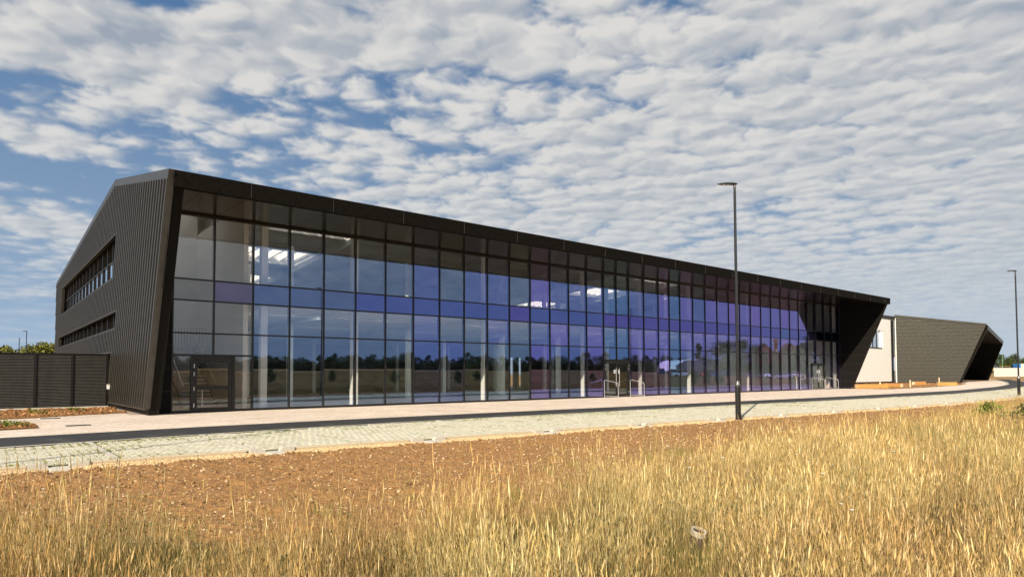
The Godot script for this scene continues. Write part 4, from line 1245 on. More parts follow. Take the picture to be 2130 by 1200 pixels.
# ------------------------------------------------------------------ the shingled hall beyond
func make_far_hall() -> void:
	var t := thing("shingled_hall", "grey shingled hall with raked portal beyond the white wall", "building")
	var A := Vector3(113.4, 0, -41.0)
	var w := Vector3(0.48, 0, 0.877).normalized()
	var nrm := Vector3(-w.z, 0, w.x) * -1.0    # towards the camera
	var outline := PackedVector2Array([Vector2(0, 0.1), Vector2(8.5, 0.1), Vector2(12.2, 8.95), Vector2(0, 10.75)])
	var bs := Basis(w, Vector3.UP, w.cross(Vector3.UP))
	var s := Shape.new()
	s.prism(Array(outline), -0.35, 0.0, 2)
	var wall := put(t, "wing_wall", s.mesh(), M.shingle, A, bs)
	tag(wall, "wing wall of sloping grey metal shingles", "")
	var zs := 0.05 if (bs * Vector3(0, 0, 1)).dot(Vector3(0, 1.55, 0) - A) > 0.0 else -0.4
	for i in range(-6, 18):
		for j in 20:
			var y0 := 0.1 + j * 0.56
			var sh := 0.418
			var x0 := i * 0.8 + sh * y0 + (0.4 if j % 2 else 0.0)
			var cell := PackedVector2Array([Vector2(x0 + 0.03, y0 + 0.03), Vector2(x0 + 0.77, y0 - 0.01), Vector2(x0 + 0.77 + sh * 0.49, y0 + 0.48), Vector2(x0 + 0.03 + sh * 0.49, y0 + 0.52)])
			for c in Geometry2D.intersect_polygons(cell, outline):
				if c.size() < 3: continue
				var q := Shape.new()
				q.prism(Array(c), 0.0, 0.05, 2)
				put(wall, "shingle", q.mesh(), M.shingle, Vector3(0, 0, zs - 0.05 if zs > 0.0 else zs + 0.02), Basis.from_euler(Vector3(rng.randf_range(-0.002, 0.002), rng.randf_range(-0.0015, 0.0015), 0)))
	var T1 := A + w * 12.2 + Vector3(0, 8.95, 0)
	var T0 := A + Vector3(0, 10.75, 0)
	var T2 := Vector3(152, 7.6, -36)
	var C := Vector3(159.5, 0, -40.5)
	var R2 := Vector3(166, 7.8, -50)
	var r := Shape.new()
	var up := Vector3(0, 0.14, 0)
	r.quad(T0 + up, T1 + up, T2 + up, R2 + up)
	var outw := bs.z * (0.12 if zs > 0.0 else -0.5)
	r.quad(T0 - up + outw, T1 - up + outw, T1 + up + outw, T0 + up + outw)
	r.quad(T0 + up + outw, T1 + up + outw, T1 + up, T0 + up)
	r.quad(T2 - up * 4, T2 + up, T1 + up, T1 - up * 4)
	put(t, "roof", r.mesh(), M.shingle)
	var so := Shape.new()
	var G0 := Vector3(117.0, 0, -40.0)
	var G1 := Vector3(163, 0, -48.0)
	so.quad(T1 - up * 4.2, T2 - up * 4.2, G1 + Vector3(0, 7.1, 0), G0 + Vector3(0, 8.4, 0))
	put(t, "soffit", so.mesh(), M.fascia)
	var lead := Shape.new()
	var B := A + w * 8.5
	lead.quad(B + Vector3(0, 0, 0), B + Vector3(0.7, 0, 0.1), T1 + Vector3(0.7, -0.2, 0.1), T1)
	put(t, "leading_edge", lead.mesh(), M.fin_panel)
	var inner := Shape.new()
	inner.quad(B + Vector3(0.7, 0, 0.1), G0, G0 + Vector3(0, 8.4, 0), T1 + Vector3(0.7, -0.5, 0.1))
	put(t, "wing_lining", inner.mesh(), M.fin_panel)
	var f := Shape.new()
	var back := Vector3(3.2, 0, -8)
	f.quad(C, T2 - up * 4, T2 + back, C + back)
	f.quad(C + Vector3(0.5, 0, 0), C + back, T2 + back, T2 + Vector3(0.5, 0, 0))
	f.quad(C, C + Vector3(0.5, 0, 0), T2 + Vector3(0.5, 0, 0), T2)
	put(t, "end_fin", f.mesh(), M.fin_panel)
	var gl := empty(t, "portal_glazing")
	for k in 14:
		var a := G0.lerp(G1, k / 14.0)
		var b := G0.lerp(G1, (k + 1) / 14.0)
		var h0 := lerpf(8.4, 7.1, k / 14.0)
		for e in 2:
			var p := Shape.new()
			var y0: float = [0.1, 3.4][e]
			var y1: float = [3.34, h0 - 0.15][e]
			p.quad(a + Vector3(0.05, y0, 0), b + Vector3(-0.05, y0, 0), b + Vector3(-0.05, y1, 0), a + Vector3(0.05, y1, 0))
			put(gl, "pane", p.mesh(), M.glass_neutral)
		bx(gl, "mullion", M.frame, a + Vector3(0, h0 / 2, 0), Vector3(0.1, h0, 0.18))
	bx(gl, "transom", M.frame, Vector3(140, 3.37, -44), Vector3(46.0, 0.09, 0.15)).transform = Transform3D(Basis(Vector3.UP, 0.172) * Basis.from_scale(Vector3(46.6, 0.09, 0.15)), Vector3(140, 3.37, -44))
	bx(t, "foyer_floor", M.screed, Vector3(142, 0.0, -56), Vector3(50, 0.06, 18))
	bx(t, "foyer_back", M.block_white, Vector3(142, 3.5, -64), Vector3(52, 7, 0.3))
	bx(t, "foyer_end", M.block_white, Vector3(167, 3.5, -56), Vector3(0.3, 7, 16))
	# white panelled link with a window and a strip of glazing
	var x := 76.0
	var hi := 10.1
	while x < 111.5:
		var b := x + 1.02
		if x > 100.7 and x < 108.0:
			bx(t, "wall_panel", M.white_panel, Vector3(x + 0.51, 2.86, -41.1), Vector3(1.0, 5.2, 0.2))
			bx(t, "wall_panel", M.white_panel, Vector3(x + 0.51, (8.15 + hi) / 2, -41.1), Vector3(1.0, hi - 8.15, 0.2))
		else:
			bx(t, "wall_panel", M.white_panel, Vector3(x + 0.51, hi / 2 + 0.13, -41.1), Vector3(1.0, hi - 0.26, 0.2))
		x = b
	bx(t, "link_core", M.white_panel, Vector3(94.0, 2.7, -41.35), Vector3(36.0, 5.4, 0.22))
	bx(t, "link_core", M.white_panel, Vector3(94.0, 9.2, -41.35), Vector3(36.0, 2.0, 0.22))
	bx(t, "link_plinth", M.fin_panel, Vector3(94, 0.1, -41.05), Vector3(36, 0.3, 0.16))
	var wn := empty(t, "link_window")
	bx(wn, "room_back", M.block_white, Vector3(104.5, 6.8, -45), Vector3(9, 3, 0.1))
	for k in 5:
		var a := 101.2 + k * 1.36
		bx(wn, "mullion", M.frame, Vector3(a, 6.83, -41.2), Vector3(0.09, 2.64, 0.12))
		pane(wn, M.glass_neutral, a + 0.05, a + 1.31, 5.5, 8.14, -41.22)
	bx(wn, "jamb", M.paint_white, Vector3(107.95, 6.83, -41.16), Vector3(0.1, 2.64, 0.34))
	bx(wn, "sill", M.fin_panel, Vector3(104.5, 5.44, -40.98), Vector3(7.2, 0.1, 0.16))
	var sg := empty(t, "glazing_strip")
	for k in 5:
		bx(sg, "strip_pane", M.car_glass if k != 1 else M.glass_blue, Vector3(112.5, 1.05 + k * 1.98, -41.05), Vector3(1.5, 1.9, 0.06))
	bx(sg, "strip_frame", M.frame, Vector3(112.5, 5.0, -41.2), Vector3(1.7, 10.0, 0.1))
	bx(sg, "strip_edge", M.paint_white, Vector3(113.36, 5.2, -40.9), Vector3(0.07, 10.3, 0.12))
	bx(t, "link_roof", M.shingle, Vector3(95.5, hi + 0.25, -44.5), Vector3(39.0, 0.5, 7.2))

# ------------------------------------------------------------------ planting
func leafy(parent: Node, called: String, seed_: int, spots: Array, leaf: float, count: int, lo: Color, hi: Color) -> void:
	# a crown of many small bent leaves spread through several clumps
	var r := RandomNumberGenerator.new()
	r.seed = seed_
	var s := Shape.new()
	for i in count:
		var c: Array = spots[r.randi() % spots.size()]
		var d := Vector3(r.randfn(), r.randfn(), r.randfn()).normalized() * pow(r.randf(), 0.4)
		var p: Vector3 = c[0] + d * c[1]
		var b := Basis.from_euler(Vector3(r.randf() * TAU, r.randf() * TAU, r.randf() * TAU))
		var k := leaf * r.randf_range(0.6, 1.3)
		s.tint = lo.lerp(hi, r.randf())
		var tip := p + b * Vector3(0, k, k * 0.2)
		var l := p + b * Vector3(-k * 0.45, k * 0.4, 0)
		var rr := p + b * Vector3(k * 0.45, k * 0.4, 0)
		s.tri(p, rr, tip)
		s.tri(p, tip, l)
	put(parent, called, s.mesh(), M.leaf)

func make_tree(seed_: int, high: float, wide: float, lo: Color, hi: Color, leaves: int, pointed := false) -> Node3D:
	var r := RandomNumberGenerator.new()
	r.seed = seed_
	var t := Node3D.new()
	var s := Shape.new()
	s.tint = Color(0.09, 0.065, 0.045)
	s.tube([Vector3(0, -0.3, 0), Vector3(r.randf_range(-0.1, 0.1), high * 0.3, 0), Vector3(r.randf_range(-0.3, 0.3), high * 0.7, r.randf_range(-0.3, 0.3))], high * 0.032, 7, high * 0.01)
	var spots := []
	var n := 9 if not pointed else 12
	for k in n:
		var a := TAU * k / n * 2.4 + r.randf()
		var h := lerpf(0.14, 0.9, (k + r.randf()) / n)
		var reach := wide * 0.5 * (sin(PI * clampf((h + 0.08) / 1.12, 0.0, 1.0)) if not pointed else 1.05 - h) * r.randf_range(0.55, 1.0)
		var e := Vector3(cos(a) * reach, h * high, sin(a) * reach)
		s.tube([Vector3(0, high * h * 0.6, 0), e], high * 0.012, 5, high * 0.003)
		spots.append([e, wide * r.randf_range(0.16, 0.27) * (1.0 if not pointed else 0.75)])
	spots.append([Vector3(0, high * 0.85, 0), wide * 0.2])
	put(t, "trunk", s.mesh(), M.bark)
	leafy(t, "crown", seed_ + 1, spots, high * 0.05, leaves, lo, hi)
	return t

func plant(proto: Node3D, called: String, at: Vector3, size: float, label: String, category: String, group := "") -> void:
	var o: Node3D = proto.duplicate()
	o.name = numbered(called)
	add_child(o)
	o.transform = Transform3D(Basis(Vector3.UP, rng.randf() * TAU).scaled(Vector3(size, size * rng.randf_range(0.92, 1.08), size)), at)
	tag(o, label, category, group)

func away(px: float, depth: float) -> Vector3:   # a ground point at a compass bearing given as picture x, and a distance
	var d := cam_f + cam_r * (px - 1065.0) / 1351.86
	return Vector3(d.x * depth, 0, d.z * depth)

func mirrored(px: float, depth: float) -> Vector3:   # the ground point that the glass front shows at that bearing
	var p := away(px, depth)
	p.z = 2.0 * FRONT - p.z
	p.y = field_height(p.x, p.z)
	return p

func make_trees() -> void:
	var g0 := Color(0.03, 0.05, 0.012)
	var g1 := Color(0.075, 0.11, 0.024)
	var protos := [make_tree(101, 8.0, 6.5, g0, g1, 1500), make_tree(103, 9.0, 6.0, Color(0.028, 0.045, 0.012), Color(0.06, 0.085, 0.02), 1500), make_tree(107, 7.0, 7.5, Color(0.04, 0.06, 0.013), Color(0.09, 0.12, 0.025), 1500), make_tree(109, 9.0, 3.6, Color(0.02, 0.035, 0.012), Color(0.045, 0.065, 0.018), 1100, true)]
	# behind the halls, at the picture's right
	var names := ["broad green tree beside the raked fin of the shingled hall", "second green tree along from the shingled hall, behind the white hoarding", "green tree over the mast beyond the hoarding", "tall dark green tree beyond the hoarding", "rounded green tree just before the farther lamp post", "dark green tree behind the farther lamp post", "green tree beyond the farther lamp post, at the picture's edge"]
	for k in 7:
		var p := away([2072, 2084, 2094, 2103, 2110, 2119, 2131][k], [300, 318, 310, 330, 300, 325, 310][k])
		plant(protos[k % 3], "tree", p, [1.0, 1.25, 1.1, 1.3, 1.15, 1.25, 1.15][k], names[k], "tree", "trees beyond the hoarding")
	var y0 := Color(0.08, 0.095, 0.014)
	var y1 := Color(0.2, 0.2, 0.03)
	var light := make_tree(113, 6.4, 4.6, y0, y1, 2600)
	for q: Array in [[14, 96, 1.0, "yellow-green treetop at the picture's edge above the louvre fence"], [62, 100, 0.96, "thin sprig of yellow-green treetop beside the distant lamp post"], [84, 96, 1.04, "yellow-green treetop between the distant lamp post and the gable"], [104, 98, 0.98, "yellow-green treetop touching the gable above the fence"]]:
		plant(light, "tree", away(q[0], q[1]), q[2], q[3], "tree", "treetops above the louvre fence")
	for q: Array in [[52.3, -77.0, "sunlit green tree seen through the first slot window in the rear wall"], [56.5, -78.5, "sunlit green tree seen through the other slot windows in the rear wall"]]:
		plant(light, "tree", Vector3(q[0], 0, q[1]), 0.9, q[2], "tree", "trees behind the rear wall")
	# the belt of trees across the field, a far-off wood that the glass shows as one dark mass
	var belt := Node3D.new()
	belt.name = "tree_belt"
	add_child(belt)
	tag(belt, "dark belt of trees along the far side of the field, mirrored in the glass", "wood", "", "stuff")
	var thicket := Node3D.new()
	leafy(thicket, "crown", 223, [[Vector3(0, 1.2, 0), 1.5], [Vector3(2.0, 1.3, 0.4), 1.5], [Vector3(-2.0, 1.1, -0.3), 1.4], [Vector3(0.6, 2.2, 0), 1.2], [Vector3(-3.4, 0.9, 0.2), 1.1], [Vector3(3.4, 0.9, 0.2), 1.1]], 0.5, 1500, Color(0.028, 0.042, 0.012), Color(0.06, 0.085, 0.02))
	var kinds := [protos[0], protos[1], protos[2], thicket]
	var stands := [[], [], [], []]
	var px := 330.0
	while px < 1760.0:
		if px < 1500.0:
			stands[rng.randi() % 3].append(Transform3D(Basis(Vector3.UP, rng.randf() * TAU).scaled(Vector3.ONE * rng.randf_range(0.42, 0.74)), mirrored(px, 215.0 + 45.0 * rng.randf())))
		stands[3].append(Transform3D(Basis(Vector3.UP, rng.randf() * TAU).scaled(Vector3.ONE * rng.randf_range(0.8, 1.2)), mirrored(px + 6.0, 205.0 + 12.0 * rng.randf())))
		px += rng.randf_range(11, 21)
	px = 2146.0
	while px < 2900.0:
		stands[rng.randi() % 3].append(Transform3D(Basis(Vector3.UP, rng.randf() * TAU).scaled(Vector3.ONE * rng.randf_range(0.9, 1.3)), away(px, 305.0 + 30.0 * rng.randf())))
		px += rng.randf_range(10, 18)
	for k in 4:
		for part: MeshInstance3D in kinds[k].get_children():
			scatter(belt, String(part.name) + "s", part.mesh, part.material_override, stands[k])
	plant(protos[3], "cypress_tree", mirrored(1452, 175), 0.95, "slim pointed dark tree mirrored in the glass beside the marquee", "tree")
	var which := ["first", "second", "third", "fourth", "fifth", "sixth", "seventh", "eighth", "ninth", "tenth", "eleventh", "twelfth", "thirteenth", "fourteenth", "fifteenth", "sixteenth"]
	var nth := 0
	for q: Array in [[1490, 150, 1.05], [1512, 148, 1.0], [1540, 160, 1.0], [1572, 165, 1.0], [1640, 170, 1.05], [1668, 160, 1.1], [1690, 140, 1.15], [1716, 150, 1.15], [1742, 150, 1.15]]:
		plant(protos[int(q[0]) % 3], "parkland_tree", mirrored(q[0], q[1]), q[2], "%s large tree along behind the parked cars, counted towards the end fin" % which[nth], "tree", "trees behind the parked cars")
		nth += 1
	# young shrubs in the grass, also seen in the glass
	var sh := Node3D.new()
	leafy(sh, "foliage", 211, [[Vector3(0, 0.5, 0), 0.35], [Vector3(0.25, 0.8, 0.1), 0.3], [Vector3(-0.2, 0.9, -0.1), 0.28], [Vector3(0, 1.2, 0), 0.22]], 0.13, 700, Color(0.05, 0.08, 0.015), Color(0.12, 0.16, 0.035))
	var stem := Shape.new()
	stem.tint = Color(0.1, 0.07, 0.05)
	stem.tube([Vector3(0, -0.1, 0), Vector3(0.05, 0.6, 0), Vector3(0, 1.1, 0)], 0.025, 5, 0.008)
	put(sh, "stem", stem.mesh(), M.bark)
	nth = 0
	for q: Array in [[400, 66, 1.2], [560, 72, 1.3], [668, 72, 0.9], [690, 78, 1.1], [822, 76, 1.2], [952, 82, 1.4], [990, 88, 1.2], [1230, 92, 1.2], [1258, 88, 1.0], [1440, 84, 1.6], [1470, 86, 1.5], [1495, 86, 1.2]]:
		plant(sh, "field_shrub", mirrored(q[0], q[1]), q[2], "%s young green shrub from the gable, mirrored in the glass" % which[nth], "shrub", "young shrubs in the field")
		nth += 1
	# green bushes standing in the dry grass
	var bush := thing("bush", "low green bush in the dry grass at the foot of the far lamp post", "bush", Vector3(25.0, -0.1, -6.4))
	leafy(bush, "foliage", 311, [[Vector3(0, 0.3, 0), 0.4], [Vector3(0.4, 0.28, 0.2), 0.34], [Vector3(-0.3, 0.22, -0.1), 0.3], [Vector3(0.1, 0.52, 0), 0.26]], 0.075, 1400, Color(0.1, 0.14, 0.02), Color(0.22, 0.26, 0.04))
	bush = thing("bush", "dark green scrub in the dry grass at the picture's right edge", "bush", Vector3(22.8, -0.2, -5.0))
	leafy(bush, "foliage", 313, [[Vector3(0, 0.3, 0), 0.5], [Vector3(0.6, 0.28, 0.3), 0.4], [Vector3(-0.5, 0.25, -0.3), 0.4], [Vector3(0.3, 0.55, 0), 0.32]], 0.07, 1500, Color(0.04, 0.055, 0.012), Color(0.1, 0.12, 0.03))
	bush = thing("weed_clump", "dark green weeds standing in the dry grass at the edge of the soil", "weeds", Vector3(1.63, -0.2, -4.36))
	leafy(bush, "foliage", 317, [[Vector3(0, 0.25, 0), 0.13], [Vector3(0.14, 0.36, 0.0), 0.08], [Vector3(-0.12, 0.38, 0.06), 0.08], [Vector3(0, 0.5, 0), 0.06]], 0.028, 420, Color(0.03, 0.05, 0.012), Color(0.08, 0.11, 0.025))
	for q: Array in [[1.95, -32.6, 0.8, "green weeds in the bed below the louvre fence"], [3.4, -33.9, 0.45, "small green weed in the bed nearer the gable"], [0.95, -24.7, 0.9, "green weed at the end of the planting bed by the road"], [0.75, -25.3, 0.6, "smaller green weed in the planting bed by the road"]]:
		bush = thing("bed_weed", q[3], "weeds", Vector3(q[0], 0.03, q[1]), 0.0, "weeds in the planting beds")
		leafy(bush, "foliage", 331, [[Vector3(0, 0.08, 0), 0.2 * q[2]], [Vector3(0.25, 0.06, 0.05), 0.16 * q[2]], [Vector3(-0.2, 0.1, 0.0), 0.15 * q[2]]], 0.05, 320, Color(0.1, 0.14, 0.02), Color(0.22, 0.27, 0.04))

func grass_clump(seed_: int, n: int, low: float, high: float, spread: float, width: float, heads: bool, cols: Array) -> ArrayMesh:
	var r := RandomNumberGenerator.new()
	r.seed = seed_
	var s := Shape.new()
	for i in n:
		var a := r.randf() * TAU
		var o := Vector3(cos(a), 0, sin(a)) * spread * sqrt(r.randf())
		var h := r.randf_range(low, high)
		var la := r.randf() * TAU
		var lean := Vector3(cos(la), 0, sin(la)) * h * r.randf_range(0.02, 0.2 if heads else 0.4) + Vector3(0.05, 0, 0.02) * h
		if r.randf() < 0.06: lean *= 2.6
		var wa := r.randf() * TAU
		var w := Vector3(cos(wa), 0, sin(wa)) * width * r.randf_range(0.7, 1.3)
		s.tint = cols[r.randi() % cols.size()] * r.randf_range(0.75, 1.2)
		s.tint.a = 1.0
		var p := []
		for k in 4:
			var t := k / 3.0
			p.append(o + Vector3(0, h * (t - 0.08 * t * t), 0) + lean * t * t)
		for k in 3:
			var wa0 := w * (1.0 - k * 0.22)
			var wb := w * (1.0 - (k + 1) * 0.22)
			s.quad(p[k] - wa0, p[k] + wa0, p[k + 1] + wb, p[k + 1] - wb)
		if heads and r.randf() < 0.8:
			var d: Vector3 = (p[3] - p[2]).normalized()
			var e: Vector3 = p[3] + d * h * r.randf_range(0.1, 0.2)
			var m: Vector3 = p[3].lerp(e, 0.4)
			var w2 := w * 2.3
			var w3 := d.cross(w).normalized() * w2.length()
			s.tint = Color(s.tint.r * 1.12, s.tint.g * 1.1, s.tint.b * 1.05)
			s.tri(p[3], m + w2, e); s.tri(p[3], e, m - w2)
			s.tri(p[3], m + w3, e); s.tri(p[3], e, m - w3)
	return s.mesh()

func make_grass() -> void:
	var gold := [Color(0.45, 0.328, 0.148), Color(0.53, 0.41, 0.215), Color(0.36, 0.25, 0.1), Color(0.62, 0.51, 0.31), Color(0.27, 0.185, 0.08), Color(0.33, 0.275, 0.11), Color(0.25, 0.2, 0.08)]
	var thatch := [Color(0.27, 0.185, 0.07), Color(0.36, 0.26, 0.115), Color(0.17, 0.115, 0.045), Color(0.15, 0.15, 0.04), Color(0.44, 0.34, 0.18), Color(0.2, 0.175, 0.055), Color(0.11, 0.12, 0.03)]
	var green := [Color(0.13, 0.18, 0.03), Color(0.2, 0.24, 0.05), Color(0.3, 0.27, 0.07)]
	var tall := []
	var short := []
	for k in 6:
		tall.append(grass_clump(400 + k, 22, 0.16 + 0.02 * k, 0.36 + 0.04 * k, 0.19, 0.0011, true, gold) if k < 5 else grass_clump(405, 8, 0.45, 0.74, 0.22, 0.0013, true, gold))
		short.append(grass_clump(420 + k, 60, 0.06, 0.27, 0.18, 0.0015, false, thatch))
	var tall_far := grass_clump(440, 30, 0.14, 0.38, 0.3, 0.0028, true, gold)
	var green_short := grass_clump(441, 36, 0.08, 0.24, 0.14, 0.0022, false, green)
	var P_tall := [[], [], [], [], [], []]
	var C_tall := [[], [], [], [], [], []]
	var P_short := [[], [], [], [], [], []]
	var C_short := [[], [], [], [], [], []]
	var P_far := []
	var C_far := []
	var P_green := []
	var sc := FastNoiseLite.new()
	sc.seed = SEED + 30
	sc.frequency = 0.5
	sc.fractal_octaves = 3
	var drop := func(x: float, z: float) -> Transform3D:
		var y: float = maxf(soil_height(x, z) if z < along(x, GRASS) + 3.4 else -1.0, field_height(x, z)) - 0.02
		var k := rng.randf_range(0.8, 1.15)
		return Transform3D(Basis(Vector3.UP, rng.randf() * TAU).scaled(Vector3(k, k * (1.0 + 0.7 * sc.get_noise_2d(x * 1.4, z * 1.4 - 30.0)), k)), Vector3(x, y, z))
	# by distance from the eye: dense close by, thinner away
	for i in 105000:
		var x := 0.0
		var z := 0.0
		if i < 60000:
			x = rng.randf_range(-1.5, 12.0); z = rng.randf_range(-8.0, 2.5)
		else:
			x = rng.randf_range(8.0, 75.0); z = rng.randf_range(-13.0, 6.0)
		var pic := on_picture(Vector3(x, 0.2, z))
		if pic.z < 2.6 or pic.x < -250.0 or pic.x > 2400.0: continue
		var d := z - along(x, GRASS)
		var patch := sc.get_noise_2d(x, z)
		var p := smoothstep(-0.7, 0.8, d + patch * 0.9)
		if d < 0.3 and d > -2.0: p = maxf(p, 0.025 + 0.1 * maxf(0.0, patch))
		if i % 6 == 0 and d > -2.6: p = maxf(p, 0.22 * smoothstep(0.12, 0.4, sc.get_noise_2d(x * 0.8 + 13.0, z * 0.8)))
		p *= 0.62 + 1.3 * maxf(0.0, sc.get_noise_2d(x * 2.6 + 70.0, z * 2.6) + 0.22)
		if rng.randf() > p: continue
		var near := pic.z < 17.0
		if near and i >= 60000 and x < 12.0: continue
		var tone := 0.92 + 0.5 * sc.get_noise_2d(x * 2.0 + 50.0, z * 2.0) + 0.25 * sc.get_noise_2d(x * 0.6, z * 0.6)
		var warm := 1.0 + 0.14 * sc.get_noise_2d(x * 0.7, z * 0.7 + 90.0)
		var c := Color(tone, tone * warm, tone * warm * 0.96)
		if near:
			# trodden thin in front of the old pipe
			var gap := Geometry2D.get_closest_point_to_segment(Vector2(x, z), Vector2(4.5, -3.2), Vector2(2.4, -1.7)).distance_to(Vector2(x, z))
			if gap < 0.26 and rng.randf() < 0.88: continue
			if rng.randf() < 0.42 + 0.8 * maxf(0.0, sc.get_noise_2d(x * 1.1 + 31.0, z * 1.1)):
				P_tall[i % 6].append(drop.call(x, z)); C_tall[i % 6].append(c)
			if d > -0.5 + 0.6 * patch:
				var x2 := x + rng.randf_range(-0.2, 0.2)
				var z2 := z + rng.randf_range(-0.2, 0.2)
				var mix := clampf(0.5 + sc.get_noise_2d(x2 * 1.3, z2 * 1.3 + 20.0) * 1.8, 0.0, 1.0)
				P_short[i % 6].append(drop.call(x2, z2)); C_short[i % 6].append(c * Color(lerpf(1.05, 0.72, mix), lerpf(1.0, 0.95, mix), lerpf(1.0, 0.75, mix)))
			if sc.get_noise_2d(x * 1.5 + 7.0, z * 1.5) > 0.1 and rng.randf() < 0.3: P_green.append(drop.call(x + 0.1, z))
		else:
			if rng.randf() < 0.75:
				P_far.append(drop.call(x, z)); C_far.append(c)
	# the rest of the field, which the glass front mirrors
	for i in 42000:
		var x := rng.randf_range(-15.0, 130.0)
		var z := -11.0 + 75.0 * pow(rng.randf(), 1.6)
		if z < along(x, GRASS) + 0.4: continue
		var pic := on_picture(Vector3(x, 0.2, z))
		if pic.z > 2.0 and pic.x > -300.0 and pic.x < 2450.0 and z < 6.0 and x < 75.0: continue
		if Vector2(x, z).length() < 2.6: continue
		var tone := 0.85 + 0.9 * sc.get_noise_2d(x * 0.5, z * 0.5)
		P_far.append(drop.call(x, z)); C_far.append(Color(tone, tone, tone))
	for k in 6:
		tag(scatter(self, "dry_grass", tall[k], M.straw, P_tall[k], C_tall[k]), "tall golden dry grass with seed heads in the foreground", "grass", "", "stuff")
		tag(scatter(self, "grass_thatch", short[k], M.straw, P_short[k], C_short[k]), "short matted straw under the tall dry grass", "grass", "", "stuff")
	tag(scatter(self, "far_dry_grass", tall_far, M.straw, P_far, C_far), "golden dry grass farther off across the field", "grass", "", "stuff")
	tag(scatter(self, "green_grass", green_short, M.straw, P_green), "green blades among the dry grass", "grass", "", "stuff")
	# a few flower heads
	var fl := Shape.new()
	for k in 7:
		fl.tint = Color(0.75, 0.74, 0.7)
		var a := TAU * k / 7.0
		fl.tri(Vector3(0, 0.5, 0), Vector3(cos(a) * 0.022, 0.512, sin(a) * 0.022), Vector3(cos(a + 0.8) * 0.022, 0.512, sin(a + 0.8) * 0.022))
	fl.tint = Color(0.2, 0.2, 0.06)
	fl.tube([Vector3.ZERO, Vector3(0, 0.5, 0)], 0.002, 4)
	var spots := []
	for k in 26:
		var q := away(rng.randf_range(1250, 2100), rng.randf_range(5.0, 11.0))
		spots.append(Transform3D(Basis(Vector3.UP, rng.randf() * TAU).scaled(Vector3.ONE * rng.randf_range(0.9, 1.2)), q))
	tag(scatter(self, "yarrow_flowers", fl.mesh(), M.straw, spots), "small white flower heads dotted in the dry grass", "flowers", "", "stuff")

# ------------------------------------------------------------------ far things, most of them seen in the glass
func make_car(m: Material) -> Node3D:
	var t := Node3D.new()
	var s := Shape.new()
	s.prism([Vector2(-2.1, 0.3), Vector2(-2.15, 0.65), Vector2(-1.95, 0.85), Vector2(-1.0, 0.95), Vector2(1.5, 0.98), Vector2(2.05, 0.9), Vector2(2.15, 0.6), Vector2(2.1, 0.3)], -0.85, 0.85, 2)
	put(t, "body", s.mesh(), m)
	s = Shape.new()
	s.prism([Vector2(-1.05, 0.94), Vector2(-0.4, 1.4), Vector2(1.2, 1.42), Vector2(1.75, 0.97)], -0.72, 0.72, 2)
	put(t, "cabin", s.mesh(), M.car_glass)
	s = Shape.new()
	s.prism([Vector2(-0.4, 1.4), Vector2(-0.3, 1.46), Vector2(1.1, 1.47), Vector2(1.2, 1.42)], -0.7, 0.7, 2)
	put(t, "roof", s.mesh(), m)
	for x: float in [-1.3, 1.3]:
		for z: float in [-0.8, 0.8]:
			var w := Shape.new()
			w.lathe([Vector2(0.0, -0.1), Vector2(0.32, -0.1), Vector2(0.32, 0.1), Vector2(0.0, 0.1)], Vector3.ZERO, 14)
			put(t, "wheel", w.mesh(), M.tyre, Vector3(x, 0.32, z), Basis(Vector3.RIGHT, PI / 2))
	for z: float in [-0.6, 0.6]:
		bx(t, "headlight", M.lamp_lens, Vector3(-2.12, 0.7, z), Vector3(0.08, 0.14, 0.3))
	return t

